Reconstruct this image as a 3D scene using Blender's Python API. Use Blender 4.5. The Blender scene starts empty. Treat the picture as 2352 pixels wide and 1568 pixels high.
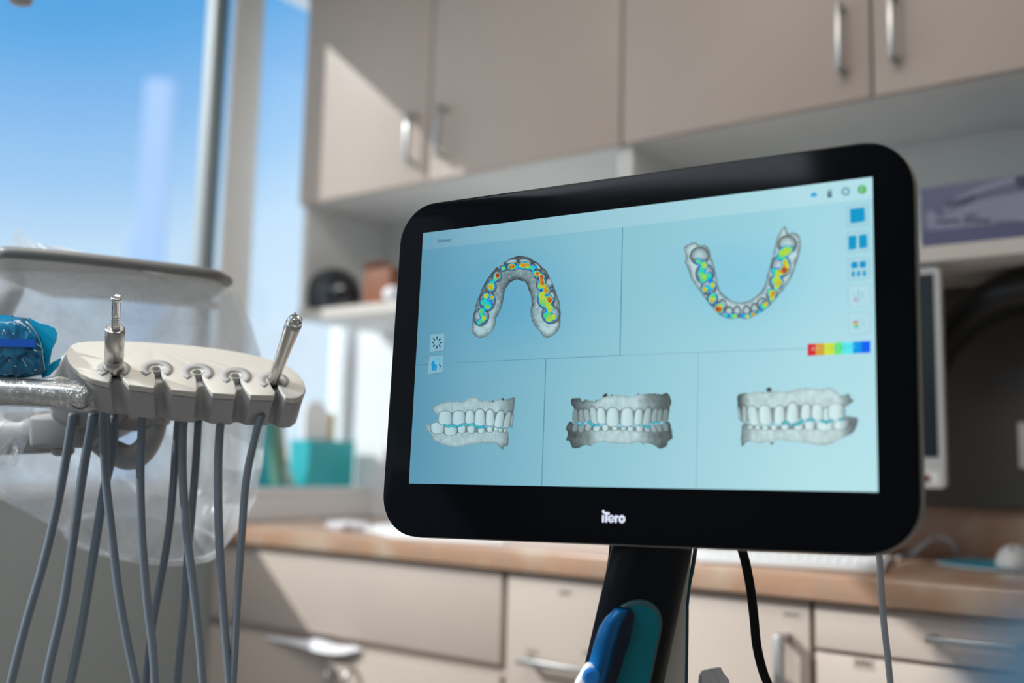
import bpy, bmesh, math, random
import numpy as np
from mathutils import Vector, Matrix, noise
random.seed(4)
sc = bpy.context.scene
COL = sc.collection
R = math.radians

# ------------------------------------------------------------------ camera
W, H = 2352, 1568
CX, CY, F = W/2, H/2, 2312.5
YAW, PITCH, ROLL = R(35.92), R(6.95), R(1.354)
CAM = Vector((0, 0, 1.10))
fw = Vector((-math.sin(YAW)*math.cos(PITCH), math.cos(YAW)*math.cos(PITCH), math.sin(PITCH)))
r0 = Vector((math.cos(YAW), math.sin(YAW), 0))
u0 = r0.cross(fw)
rt = r0*math.cos(ROLL) + u0*math.sin(ROLL)
up = -r0*math.sin(ROLL) + u0*math.cos(ROLL)
cd = bpy.data.cameras.new('camera'); cam = bpy.data.objects.new('camera', cd); COL.objects.link(cam)
M = Matrix((rt, up, -fw)).transposed().to_4x4(); M.translation = CAM
cam.matrix_world = M
cd.sensor_width = 36; cd.lens = F/W*36; cd.clip_start = 0.02; cd.clip_end = 500
sc.camera = cam

def ray(x, y):
    return rt*((x-CX)/F) - up*((y-CY)/F) + fw
def at(x, y, d):                       # the point at depth d (metres) in front of the lens
    return CAM + ray(x, y)*d
def onX(x, y, X):
    r = ray(x, y); return CAM + r*((X-CAM.x)/r.x)
def onY(x, y, Y):
    r = ray(x, y); return CAM + r*((Y-CAM.y)/r.y)
def onZ(x, y, Z):
    r = ray(x, y); return CAM + r*((Z-CAM.z)/r.z)
def onP(x, y, p, n):
    r = ray(x, y); return CAM + r*((p-CAM).dot(n)/r.dot(n))

# ------------------------------------------------------------------ materials
def s2l(c):
    return tuple((v/255/12.92 if v/255 <= 0.04045 else ((v/255+0.055)/1.055)**2.4) for v in c)
def mat(name, base, rough=0.5, metal=0.0, spec=0.5, bump=0.0, bscale=40, var=0.0, vscale=8, coat=0.0,
        alpha=None, emit=None, estr=1.0, trans=0.0):
    m = bpy.data.materials.new(name); m.use_nodes = True
    nt = m.node_tree; b = nt.nodes['Principled BSDF']
    b.inputs['Base Color'].default_value = (*base, 1)
    b.inputs['Roughness'].default_value = rough
    b.inputs['Metallic'].default_value = metal
    b.inputs['Specular IOR Level'].default_value = spec
    b.inputs['Coat Weight'].default_value = coat
    b.inputs['Transmission Weight'].default_value = trans
    if emit: b.inputs['Emission Color'].default_value = (*emit, 1); b.inputs['Emission Strength'].default_value = estr
    tc = nt.nodes.new('ShaderNodeTexCoord')
    if var:
        n = nt.nodes.new('ShaderNodeTexNoise'); n.inputs['Scale'].default_value = vscale; n.inputs['Detail'].default_value = 5
        nt.links.new(tc.outputs['Object'], n.inputs['Vector'])
        cr = nt.nodes.new('ShaderNodeValToRGB')
        cr.color_ramp.elements[0].position = 0.3; cr.color_ramp.elements[1].position = 0.7
        cr.color_ramp.elements[0].color = (*[c*(1-var) for c in base], 1)
        cr.color_ramp.elements[1].color = (*[min(1, c*(1+var)) for c in base], 1)
        nt.links.new(n.outputs['Fac'], cr.inputs['Fac']); nt.links.new(cr.outputs['Color'], b.inputs['Base Color'])
    if bump:
        n2 = nt.nodes.new('ShaderNodeTexNoise'); n2.inputs['Scale'].default_value = bscale; n2.inputs['Detail'].default_value = 3
        nt.links.new(tc.outputs['Object'], n2.inputs['Vector'])
        bp = nt.nodes.new('ShaderNodeBump'); bp.inputs['Strength'].default_value = bump; bp.inputs['Distance'].default_value = 0.002
        nt.links.new(n2.outputs['Fac'], bp.inputs['Height']); nt.links.new(bp.outputs['Normal'], b.inputs['Normal'])
    return m

def film(name, tint, clear, diff, gloss, rough=0.12, bump=0.6, bscale=14):
    """thin clear plastic: mostly see-through, a little milky, a little shiny"""
    m = bpy.data.materials.new(name); m.use_nodes = True
    nt = m.node_tree; nt.nodes.clear(); N = nt.nodes.new; L = nt.links.new
    out = N('ShaderNodeOutputMaterial')
    tr = N('ShaderNodeBsdfTransparent'); tr.inputs['Color'].default_value = (*tint, 1)
    di = N('ShaderNodeBsdfDiffuse'); di.inputs['Color'].default_value = (*tint, 1)
    tl = N('ShaderNodeBsdfTranslucent'); tl.inputs['Color'].default_value = (*tint, 1)
    gl = N('ShaderNodeBsdfGlossy'); gl.inputs['Roughness'].default_value = rough
    tc = N('ShaderNodeTexCoord')
    no = N('ShaderNodeTexNoise'); no.inputs['Scale'].default_value = bscale; no.inputs['Detail'].default_value = 4
    no.inputs['Distortion'].default_value = 1.4
    L(tc.outputs['Object'], no.inputs['Vector'])
    bp = N('ShaderNodeBump'); bp.inputs['Strength'].default_value = bump; bp.inputs['Distance'].default_value = 0.02
    L(no.outputs['Fac'], bp.inputs['Height'])
    for s in (di, tl, gl): L(bp.outputs['Normal'], s.inputs['Normal'])
    a = N('ShaderNodeMixShader'); a.inputs[0].default_value = 0.82; L(di.outputs[0], a.inputs[1]); L(tl.outputs[0], a.inputs[2])
    b = N('ShaderNodeMixShader'); b.inputs[0].default_value = gloss/(gloss+diff); L(a.outputs[0], b.inputs[1]); L(gl.outputs[0], b.inputs[2])
    mr = N('ShaderNodeMapRange'); mr.inputs['From Min'].default_value = 0.35; mr.inputs['From Max'].default_value = 0.7
    mr.inputs['To Min'].default_value = (1-clear)*0.55; mr.inputs['To Max'].default_value = min(1, (1-clear)*1.6)
    L(no.outputs['Fac'], mr.inputs['Value'])
    c = N('ShaderNodeMixShader'); L(mr.outputs[0], c.inputs[0]); L(tr.outputs[0], c.inputs[1]); L(b.outputs[0], c.inputs[2])
    L(c.outputs[0], out.inputs['Surface'])
    return m

MT = {}
MT['wall'] = mat('painted wall', (.70, .71, .70), .8, bump=.15, bscale=90)
MT['wall_grey'] = mat('grey painted wall', (.34, .375, .375), .8, bump=.15, bscale=90)
MT['wall_white'] = mat('white wall panel', (.84, .85, .86), .6, bump=.1, bscale=90)
MT['ceiling'] = mat('ceiling paint', (.80, .79, .76), .9, bump=.3, bscale=60)
MT['floor'] = mat('vinyl floor', (.36, .33, .30), .5, var=.08, vscale=4)
MT['laminate'] = mat('beige laminate', (.545, .46, .405), .42, spec=.4, var=.03, vscale=3)
MT['carcass'] = mat('white melamine', (.80, .81, .80), .5, spec=.4, var=.02)
MT['shelf_edge'] = mat('pale edge band', (.62, .58, .53), .5)
MT['frame_white'] = mat('white window frame', (.86, .88, .90), .4, var=.02)
MT['sash'] = mat('pale aluminium sash', (.36, .40, .42), .5, var=.02)
MT['frame_beige'] = mat('pale window post', (.84, .82, .79), .5, var=.02)
MT['gasket'] = mat('grey rubber gasket', (.13, .20, .23), .6)
MT['handle'] = mat('satin nickel', (.50, .50, .50), .35, metal=.85, bump=.05, bscale=200)
MT['chrome'] = mat('polished steel', (.80, .80, .80), .12, metal=1, bump=.05, bscale=300)
MT['chrome_dark'] = mat('brushed steel', (.55, .54, .52), .28, metal=1, bump=.08, bscale=300)
MT['unit'] = mat('ivory unit plastic', (.58, .565, .525), .38, spec=.45, bump=.03, bscale=400)
MT['unit_grey'] = mat('light grey unit plastic', (.37, .375, .38), .42, spec=.45, bump=.03, bscale=400)
MT['rim_grey'] = mat('dark grey tray rim', (.20, .205, .205), .4, bump=.03, bscale=300)
MT['hose'] = mat('grey silicone tubing', (.19, .23, .28), .45, spec=.4, bump=.05, bscale=300)
MT['rubber'] = mat('black rubber', (.012, .012, .014), .45, bump=.05, bscale=200)
MT['bezel'] = mat('black glass bezel', (.003, .004, .006), .10, spec=.07, var=.1)
MT['shell'] = mat('warm grey monitor shell', (.40, .37, .335), .45, bump=.03, bscale=300)
MT['shell_white'] = mat('white plastic', (.66, .67, .68), .4, bump=.03, bscale=300)
MT['column'] = mat('dark satin column', (.003, .006, .010), .34, spec=.22, bump=.02, bscale=300)
MT['column_side'] = mat('pale grey column side', (.66, .64, .60), .5, bump=.02, bscale=300)
MT['teal_trim'] = mat('dark teal trim', (.01, .09, .13), .35)
MT['teal'] = mat('glossy teal cradle', (.0, .19, .25), .2, spec=.3, coat=.1)
MT['teal_rim'] = mat('pale teal cradle rim', (.05, .13, .14), .3)
MT['wand_blue'] = mat('blue wand sleeve', (.0, .14, .42), .25, spec=.3, coat=.1)
MT['wand_dark'] = mat('navy wand side', (.002, .010, .035), .25)
MT['wand_white'] = mat('white wand body', (.85, .88, .95), .3)
MT['button_blue'] = mat('blue button', (.01, .20, .62), .3)
MT['cable_black'] = mat('black cable sheath', (.004, .004, .005), .5, spec=.2, bump=.03, bscale=200)
MT['cable_white'] = mat('white cable sheath', (.48, .51, .56), .45, bump=.03, bscale=200)
MT['paper'] = mat('white paper', (.86, .87, .88), .7, bump=.1, bscale=60)
MT['teal_box'] = mat('teal plastic box', (.02, .42, .47), .35, var=.04)
MT['green_card'] = mat('green card', (.20, .38, .27), .6, var=.05)
MT['yellow_card'] = mat('yellow card', (.62, .52, .20), .6, var=.05)
MT['black_gloss'] = mat('glossy black plastic', (.012, .014, .022), .12, spec=.6, coat=.5)
MT['brown'] = mat('rust brown card', (.23, .075, .030), .6, var=.15)
MT['purple'] = mat('purple printed carton', (.115, .115, .22), .55, var=.04)
MT['lilac'] = mat('lilac print', (.26, .255, .38), .55, var=.04)
MT['ink'] = mat('dark ink', (.05, .045, .09), .6)
MT['label_ink'] = mat('grey label ink', (.16, .14, .13), .6)
MT['label_tape'] = mat('clear label tape', (.50, .43, .37), .4)
MT['mousepad'] = mat('teal mouse pad', (.01, .32, .44), .5, bump=.1, bscale=300)
MT['dark_screen'] = mat('dark switched-off screen', (.016, .026, .034), .18, spec=.5)
MT['navy_pad'] = mat('blue vinyl upholstery', (.045, .135, .23), .45, bump=.1, bscale=120)
MT['screen_black'] = mat('black arm', (.006, .006, .006), .4)
MT['wall_shade'] = mat('dark wall shade', (.085, .083, .082), .7, bump=.1)
MT['pouch'] = mat('translucent blue pouch', (.001, .16, .33), .2, spec=.5, coat=.3, bump=.5, bscale=90, var=.25, vscale=60)
MT['pouch_flap'] = mat('bright blue flap', (.0, .47, .80), .4, var=.04)
MT['pouch_band'] = mat('cobalt band', (.0, .11, .62), .35)
MT['glint_paint'] = mat('painted pale glint', (.30, .50, .62), .1, spec=.8)
MT['pale_strip'] = mat('plain pale blue grey', (.50, .66, .93), .8, var=.02)
MT['bag'] = film('clear plastic sheet', (.97, .985, 1.0), .55, .82, .18, rough=.2, bump=.45, bscale=8)
MT['hem'] = film('milky bag hem', (.97, .985, 1.0), .30, .75, .25, rough=.2, bump=.4, bscale=20)
MT['wrap'] = film('clear cling wrap', (.97, .985, 1.0), .62, .35, .65, rough=.06, bump=1.0, bscale=28)
MT['tissue'] = mat('white tissue', (.84, .84, .88), .8, bump=.3, bscale=70)

# speckled laminate worktop
def worktop_mat():
    m = bpy.data.materials.new('mottled worktop laminate'); m.use_nodes = True
    nt = m.node_tree; N = nt.nodes.new; L = nt.links.new; b = nt.nodes['Principled BSDF']
    tc = N('ShaderNodeTexCoord'); n = N('ShaderNodeTexNoise'); n.inputs['Scale'].default_value = 9; n.inputs['Detail'].default_value = 8
    L(tc.outputs['Object'], n.inputs['Vector'])
    cr = N('ShaderNodeValToRGB'); e = cr.color_ramp.elements
    e[0].position = .32; e[0].color = (.40, .27, .20, 1); e[1].position = .70; e[1].color = (.50, .38, .29, 1)
    k = e.new(.5); k.color = (.44, .26, .17, 1)
    L(n.outputs['Fac'], cr.inputs['Fac']); L(cr.outputs['Color'], b.inputs['Base Color'])
    b.inputs['Roughness'].default_value = .24
    return m
MT['worktop'] = worktop_mat()

def window_glass():
    m = bpy.data.materials.new('window glass'); m.use_nodes = True
    nt = m.node_tree; nt.nodes.clear(); N = nt.nodes.new; L = nt.links.new
    o = N('ShaderNodeOutputMaterial'); t = N('ShaderNodeBsdfTransparent'); t.inputs['Color'].default_value = (.96, .985, .99, 1)
    g = N('ShaderNodeBsdfGlossy'); g.inputs['Roughness'].default_value = .01
    lw = N('ShaderNodeLayerWeight'); lw.inputs['Blend'].default_value = .5
    pw = N('ShaderNodeMath'); pw.operation = 'POWER'; L(lw.outputs['Facing'], pw.inputs[0]); pw.inputs[1].default_value = 5
    fr = N('ShaderNodeMath'); fr.operation = 'MULTIPLY_ADD'; L(pw.outputs[0], fr.inputs[0]); fr.inputs[1].default_value = .9; fr.inputs[2].default_value = .03
    x = N('ShaderNodeMixShader'); L(fr.outputs[0], x.inputs[0]); L(t.outputs[0], x.inputs[1]); L(g.outputs[0], x.inputs[2])
    L(x.outputs[0], o.inputs['Surface']); return m
MT['glass'] = window_glass()

def picture_mat(strength=1.0):
    """the lit display: colours it shows are stored per vertex"""
    m = bpy.data.materials.new('lit display'); m.use_nodes = True
    nt = m.node_tree; N = nt.nodes.new; L = nt.links.new; b = nt.nodes['Principled BSDF']
    a = N('ShaderNodeAttribute'); a.attribute_name = 'Col'
    L(a.outputs['Color'], b.inputs['Emission Color']); b.inputs['Emission Strength'].default_value = strength
    b.inputs['Base Color'].default_value = (.004, .005, .006, 1); b.inputs['Roughness'].default_value = .3
    b.inputs['Specular IOR Level'].default_value = .25
    return m
MT['display'] = picture_mat(1.0)

# ------------------------------------------------------------------ object helpers
def thing(name, label, cat, loc=(0, 0, 0), group=None):
    o = bpy.data.objects.new(name, None); COL.objects.link(o); o.location = loc
    o.empty_display_size = .05
    o['label'] = label; o['category'] = cat
    if group: o['group'] = group
    return o
def tag(o, label, cat, group=None):
    o['label'] = label; o['category'] = cat
    if group: o['group'] = group
    return o
def root_loc(o):
    while o.parent: o = o.parent
    return Vector(o.location)
def obj(name, bm, m, parent=None, smooth=None, bevel=0, seg=2, solid=0, sub=0, label=None, origin=None):
    """link a bmesh built in world coordinates as one mesh object"""
    if parent is not None: off = root_loc(parent)
    elif origin is not None: off = Vector(origin)
    else:
        if bm.verts:
            lo = [min(v.co[i] for v in bm.verts) for i in range(3)]; hi = [max(v.co[i] for v in bm.verts) for i in range(3)]
            off = Vector(((lo[0]+hi[0])/2, (lo[1]+hi[1])/2, lo[2]))
        else: off = Vector((0, 0, 0))
    bmesh.ops.translate(bm, verts=bm.verts, vec=-off)
    bmesh.ops.recalc_face_normals(bm, faces=bm.faces)
    me = bpy.data.meshes.new(name); bm.to_mesh(me); bm.free()
    o = bpy.data.objects.new(name, me); COL.objects.link(o)
    for mm in (m if isinstance(m, (list, tuple)) else [m]): me.materials.append(MT[mm] if isinstance(mm, str) else mm)
    if parent is not None: o.parent = parent
    else: o.location = off
    if bevel:
        md = o.modifiers.new('bevel', 'BEVEL'); md.width = bevel; md.segments = seg; md.limit_method = 'ANGLE'; md.angle_limit = R(35)
        md.harden_normals = False
    if solid:
        md = o.modifiers.new('solid', 'SOLIDIFY'); md.thickness = solid; md.offset = 0
    if sub:
        md = o.modifiers.new('sub', 'SUBSURF'); md.levels = sub; md.render_levels = sub
    if smooth is None: smooth = bool(bevel or sub)
    if smooth:
        for p in me.polygons: p.use_smooth = True
    if label: o['label'] = label
    return o
def struct(o):
    o['kind'] = 'structure'; return o
def box(bm, x0, x1, y0, y1, z0, z1):
    vs = [bm.verts.new((x, y, z)) for x in (x0, x1) for y in (y0, y1) for z in (z0, z1)]
    for f in ((0, 1, 3, 2), (4, 6, 7, 5), (0, 4, 5, 1), (2, 3, 7, 6), (0, 2, 6, 4), (1, 5, 7, 3)):
        bm.faces.new([vs[i] for i in f])
    return vs
def B(*a):
    bm = bmesh.new(); box(bm, *a); return bm
def prism(bm, pts, vec, inset=0):
    """polygon pts (world) swept along vec"""
    a = [bm.verts.new(p) for p in pts]; b = [bm.verts.new(Vector(p)+vec) for p in pts]
    n = len(pts)
    bm.faces.new(a); bm.faces.new(b[::-1])
    for i in range(n): bm.faces.new((a[i], b[i], b[(i+1) % n], a[(i+1) % n]))
def catmull(pts, n=8):
    P = [Vector(p) for p in pts]; P = [P[0]*2-P[1]] + P + [P[-1]*2-P[-2]]; out = []
    for i in range(1, len(P)-2):
        for k in range(n):
            t = k/n; a, b, c, d = P[i-1], P[i], P[i+1], P[i+2]
            out.append(.5*((2*b) + (c-a)*t + (2*a-5*b+4*c-d)*t*t + (3*b-a-3*c+d)*t**3))
    out.append(P[-2]); return out
def tube(bm, pts, r, seg=14, n=8, caps=True, flat=1.0):
    C = catmull(pts, n) if n else [Vector(p) for p in pts]
    rings = []; T0 = (C[1]-C[0]).normalized(); nrm = T0.orthogonal().normalized()
    for i, c in enumerate(C):
        T = (C[min(i+1, len(C)-1)]-C[max(i-1, 0)]).normalized()
        nrm = (nrm - T*nrm.dot(T)).normalized(); bi = T.cross(nrm)
        rr = r(i/(len(C)-1)) if callable(r) else r
        rings.append([bm.verts.new(c + nrm*math.cos(2*math.pi*k/seg)*rr + bi*math.sin(2*math.pi*k/seg)*rr*flat) for k in range(seg)])
    for a, b in zip(rings, rings[1:]):
        for k in range(seg): bm.faces.new((a[k], a[(k+1) % seg], b[(k+1) % seg], b[k]))
    if caps: bm.faces.new(rings[0][::-1]); bm.faces.new(rings[-1])
def lathe(bm, base, axis, prof, seg=28, close=True):
    """profile [(height, radius)...] turned about axis from base"""
    axis = Vector(axis).normalized(); a = axis.orthogonal().normalized(); b = axis.cross(a); rings = []
    for h, r in prof:
        rings.append([bm.verts.new(Vector(base)+axis*h+a*math.cos(2*math.pi*k/seg)*r+b*math.sin(2*math.pi*k/seg)*r) for k in range(seg)])
    for p, q in zip(rings, rings[1:]):
        for k in range(seg): bm.faces.new((p[k], p[(k+1) % seg], q[(k+1) % seg], q[k]))
    if close: bm.faces.new(rings[0][::-1]); bm.faces.new(rings[-1])
def rrect(w, h, r, n=10, rs=None):
    """rounded rectangle outline in (u,v) from (0,0) to (w,h)"""
    out = []
    for i, (cx, cy, a0) in enumerate(((w-r, r, -90), (w-r, h-r, 0), (r, h-r, 90), (r, r, 180))):
        for k in range(n+1):
            a = R(a0+90*k/n); out.append((cx+r*math.cos(a), cy+r*math.sin(a)))
    return out

# ================================================================== THE ROOM
XW, YB = -2.14, 2.25           # window wall, cabinet wall
XR, YF = 2.6, -2.4             # far right wall, wall behind the camera
ZC = 2.78

XG = -2.28                     # plane of the glazing, set back behind a deep sill
SILL, LINT = 1.022, 2.53
WY0, WY1 = -1.6, 2.249
struct(obj('floor', B(XW-.1, XR+.1, YF-.1, YB+.1, -.05, 0), 'floor'))
struct(obj('ceiling', B(XW-.12, XR+.1, YF-.1, YB+.1, ZC, ZC+.05), 'ceiling'))
struct(obj('wall_back', B(XW-.12, XR+.1, YB, YB+.1, 0, ZC), 'wall_white'))
struct(obj('wall_right', B(XR, XR+.1, YF, YB, 0, ZC), 'wall'))
struct(obj('wall_front', B(XW, XR, YF-.1, YF, 0, ZC), 'wall'))
bm = bmesh.new(); XO = XG-.06
box(bm, XO, XW, YF, YB, 0, SILL-.022); box(bm, XO, XW, YF, YB, LINT, ZC)
box(bm, XO, XW, YF, WY0, SILL-.022, LINT)
struct(obj('wall_left', bm, 'wall_grey'))
def gy(x): return onX(x, 300, XG).y
# window: fixed glazing with one wide post near the cabinets
w = bpy.data.objects.new('window_1', None); COL.objects.link(w); w.location = (XG, .3, SILL); struct(w)
obj('window_glass', B(XG-.003, XG+.003, WY0, WY1, SILL, LINT), 'glass', w)
bm = bmesh.new(); box(bm, XG-.04, XG+.03, WY0, WY1, LINT-.028, LINT); box(bm, XG-.04, XG+.03, WY0, WY1, SILL, SILL+.012)
box(bm, XG-.04, XG+.03, WY1-.026, WY1, SILL+.012, LINT-.028); box(bm, XG-.04, XG+.03, WY0, WY0+.04, SILL+.012, LINT-.028)
obj('window_frame', bm, 'frame_white', w, bevel=.003)
obj('window_post', B(XG-.012, XG+.012, gy(524), gy(590), SILL-.01, LINT), 'frame_beige', w, bevel=.008)
obj('window_gasket', B(XG-.03, XG+.008, gy(490), gy(506), SILL, LINT), 'gasket', w)
obj('window_sash', B(XG-.03, XG+.010, gy(473), gy(489), SILL, LINT), 'sash', w, bevel=.003)
bm = B(XO, XW+.004, YF+.8, YB-.002, SILL-.021, SILL)
obj('window_sill', bm, 'wall_white', w, bevel=.002)

struct(obj('trim_1', B(XW, XW+.006, 1.653, YB, .936, SILL-.022), 'wall_white'))
# outside: far-off pale upright block that forms the pale strip in the sky
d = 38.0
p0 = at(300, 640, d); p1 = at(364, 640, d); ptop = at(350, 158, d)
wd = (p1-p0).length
t = thing('strip_block', 'pale slim upright block far outside the window glass', 'building', ((p0.x+p1.x)/2, (p0.y+p1.y)/2, -12))
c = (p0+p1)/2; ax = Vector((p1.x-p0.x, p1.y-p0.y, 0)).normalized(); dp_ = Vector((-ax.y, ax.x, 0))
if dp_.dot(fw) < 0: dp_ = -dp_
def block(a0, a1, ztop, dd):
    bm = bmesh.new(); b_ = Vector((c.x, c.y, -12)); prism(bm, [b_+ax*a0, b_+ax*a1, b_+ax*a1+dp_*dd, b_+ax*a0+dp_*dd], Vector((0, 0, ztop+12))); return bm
obj('strip_tall', block(-wd*.46, wd*.46, ptop.z, .6), 'pale_strip', t)
obj('strip_side', block(-wd*.66, -wd*.462, at(350, 545, d).z, .5), 'pale_strip', t)

# ================================================================== BASE CABINETS + WORKTOP
ZT = .934; ZU = .889; ZBK = onY(2250, 1165, YB-.023).z
YC = 1.652; YD = 1.674
def bar_handle(name, p, length, vertical, m, parent, yface, r=.0055, off=.034, square=True):
    """a bar pull standing off a front; p = lower/left end of the bar"""
    bm = bmesh.new(); yb = yface-off
    if vertical:
        box(bm, p[0]-r, p[0]+r, yb-r, yb+r, p[1], p[1]+length)
        for zz in (p[1]+.006, p[1]+length-.006): box(bm, p[0]-r, p[0]+r, yb, yface+.001, zz-.006, zz+.006)
    else:
        box(bm, p[0], p[0]+length, yb-r, yb+r, p[1]-r, p[1]+r)
        for xx in (p[0]+.006, p[0]+length-.006): box(bm, xx-.006, xx+.006, yb, yface+.001, p[1]-r, p[1]+r)
    return obj(name, bm, m, parent, bevel=.0018)

XS = [onY(x, 1450, YD).x for x in (1157, 1480, 1865)]
zA = onY(1150, 1538, YD).z; zD1 = onY(1868, 1489, YD).z
def base_cab(x0, x1, label):
    t = thing('base_cabinet', label, 'cabinet', ((x0+x1)/2, 1.97, 0))
    bm = bmesh.new(); box(bm, x0+.001, x1-.001, YD+.02, YB-.002, .10, ZU); box(bm, x0+.001, x1-.001, YD+.08, YB-.05, 0, .10)
    obj('carcass', bm, 'laminate', t); return t
def front(name, x0, x1, z0, z1, t, g=.002):
    return obj(name, B(x0+g, x1-g, YD, YD+.018, z0+g, z1-g), 'laminate', t, bevel=.0012)
def lab(par, cx, cz, yf, wdt=.024, h=.007, mtl='label_ink'):
    bm = bmesh.new(); y = yf-.0006
    box(bm, cx-wdt/2-.004, cx+wdt/2+.004, y, yf, cz-h*.9, cz+h*.9)
    o = obj('label_tape', bm, 'label_tape', par)
    bm = bmesh.new(); x = cx-wdt/2
    while x < cx+wdt/2:
        ww = random.uniform(.0016, .0034); box(bm, x, x+ww, y-.0004, y-.0001, cz-h*.35, cz+h*random.uniform(.2, .5)); x += ww+.0012
    obj('label_print', bm, mtl, par)

cabA = base_cab(XW+.003, XS[0], 'leftmost base cabinet below the window corner, wide drawer over two doors')
a0, a1 = XW+.006, XS[0]-.006
dr = front('drawer_front', a0, a1, zA+.008, ZU, cabA)
xm = onY(766, 1550, YD).x
for s, (q0, q1) in enumerate(((a0, xm), (xm, a1))):
    dd = front('door', q0, q1, .115, zA-.012, cabA)
    hx = onY((745, 792)[s], 1535, YD-.03).x
    bm = bmesh.new(); zt = onY((745, 792)[s], 1540, YD-.03).z
    tube(bm, [(hx, YD, zt-.13), (hx, YD-.022, zt-.12), (hx, YD-.032, zt-.065), (hx, YD-.022, zt-.010), (hx, YD, zt)], .0055, 10, 6)
    obj('handle', bm, 'chrome_dark', dd, smooth=True)

cabB = base_cab(XS[0], XS[1], 'base cabinet of drawers behind the scanner stand column')
b0, b1 = XS[0]+.005, XS[1]-.002
d1 = front('drawer_front', b0, b1, .60, ZU, cabB)
hl = onY(1188, 1512, YD-.034); hr = onY(1400, 1537, YD-.034)
bar_handle('handle', (hl.x, hl.z-.004), hr.x-hl.x, False, 'handle', d1, YD, r=.006)
for (x, y) in ((1298, 1361), (1222, 1496), (1352, 1499)):
    q = onY(x, y, YD); lab(d1, q.x, q.z, YD)
d2 = front('drawer_front', b0, b1, .36, .597, cabB); bar_handle('handle', (hl.x, .55), hr.x-hl.x, False, 'handle', d2, YD, r=.006)
d3 = front('drawer_front', b0, b1, .115, .357, cabB); bar_handle('handle', (hl.x, .31), hr.x-hl.x, False, 'handle', d3, YD, r=.006)

cabC = base_cab(XS[1], XS[2], 'base cabinet with a single door and upright handle right of the column')
dC = front('door', XS[1]+.002, XS[2]-.002, .115, ZU, cabC)
q = onY(1789, 1458, YD-.036); bar_handle('handle', (q.x, q.z-.17), .17, True, 'handle', dC, YD, r=.0075, off=.036)
q = onY(1818, 1411, YD); lab(dC, q.x, q.z, YD)

cabD = base_cab(XS[2], XS[2]+.56, 'right base cabinet of shallow drawers below the mouse pad')
e0, e1 = XS[2]+.003, XS[2]+.557
dD = front('drawer_front', e0, e1, zD1, ZU, cabD)
q = onY(2125, 1468, YD-.034); bar_handle('handle', (q.x, q.z), .13, False, 'handle', dD, YD)
zz = zD1-.003
for i in range(4):
    z1 = zz; z0 = max(.115, zz-(.17 if i else .16)); dX = front('drawer_front', e0, e1, z0, z1, cabD)
    bar_handle('handle', (q.x, z1-.05), .13, False, 'handle', dX, YD)
    if i == 0:
        qq = onY(1984, 1523, YD); lab(dX, qq.x, qq.z, YD, wdt=.026, h=.011)
    zz = z0-.003
cabE = base_cab(XS[2]+.56, 1.2, 'far right base cabinet with two plain doors')
for q0, q1 in ((XS[2]+.562, .62), (.62, 1.198)):
    dd = front('door', q0, q1, .115, ZU, cabE); bar_handle('handle', ((q1-.05) if q1 < .7 else q0+.05, .62), .14, True, 'handle', dd, YD)

bm = B(XW+.002, 1.22, YC, YB-.002, ZU+.002, ZT)
wt = obj('worktop', bm, 'worktop', bevel=.004); tag(wt, 'long mottled tan laminate worktop over the base cabinets', 'worktop')
bm = B(-1.30, 1.22, YB-.022, YB-.002, ZT+.0008, ZBK)
tag(obj('backsplash', bm, 'worktop', bevel=.002), 'low brown backsplash strip along the back of the worktop under the added dark panel', 'backsplash')

# ================================================================== UPPER CABINETS WITH OPEN NICHES
YU = 1.90
ZD = onY(1425, 331, YU).z; ZTOP = 2.72
ZS1 = 1.515; ZS0 = 1.487
XU = [XW+.004, onY(990, 200, YU).x, onY(1428, 200, YU).x, onY(2003, 150, YU).x]
XU += [XU[3]+(XU[3]-XU[2]), XU[3]+2*(XU[3]-XU[2]), XU[3]+3*(XU[3]-XU[2])]
def upper_cab(x0, x1, seams, label):
    t = thing('wall_cabinet', label, 'cabinet', ((x0+x1)/2, 2.07, ZS0))
    y0 = YU+.02; y1 = YB-.002; th = .018
    bm = bmesh.new(); box(bm, x0+.001, x1-.001, y0, y1, ZD+.004, ZTOP); obj('carcass', bm, 'carcass', t)
    obj('side_panel', B(x0+.001, x0+th, y0, y1, ZS1, ZD+.003), 'carcass', t)
    obj('side_panel', B(x1-th, x1-.001, y0, y1, ZS1, ZD+.003), 'carcass', t)
    obj('back_panel', B(x0+th, x1-th, y1-.008, y1, ZS1, ZD+.003), 'carcass', t)
    s = obj('niche_shelf', B(x0+.001, x1-.001, y0-.002, y1, ZS0, ZS1), 'carcass', t, bevel=.001)
    obj('edge_band', B(x0+.001, x1-.001, y0-.005, y0-.002, ZS0, ZS1), 'shelf_edge', s)
    return t
def udoor(x0, x1, t, hx, side):
    dd = obj('door', B(x0+.003, x1-.003, YU, YU+.018, ZD, ZTOP-.003), 'laminate', t, bevel=.0012)
    return dd
uA = upper_cab(XU[0], XU[2], [], 'wall cabinet nearest the window with sunlight across its left door')
uB = upper_cab(XU[2], XU[4], [], 'wall cabinet with two doors and dark handles above the monitor')
uC = upper_cab(XU[4], XU[6], [], 'wall cabinet at the right end of the row')
def hnd(dd, xt, yt, xb, yb, r=.0055):
    a = onY(xt, yt, YU-.034); b = onY(xb, yb, YU-.034)
    bar_handle('handle', ((a.x+b.x)/2, b.z), a.z-b.z, True, 'handle', dd, YU, r=r)
hnd(udoor(XU[0], XU[1], uA, 0, 0), 935, 257, 932, 372)
hnd(udoor(XU[1], XU[2], uA, 0, 0), 1003, 238, 1001, 357)
hnd(udoor(XU[2], XU[3], uB, 0, 0), 1922, 2, 1927, 160)
hnd(udoor(XU[3], XU[4], uB, 0, 0), 2043, -25, 2047, 133)
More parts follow.
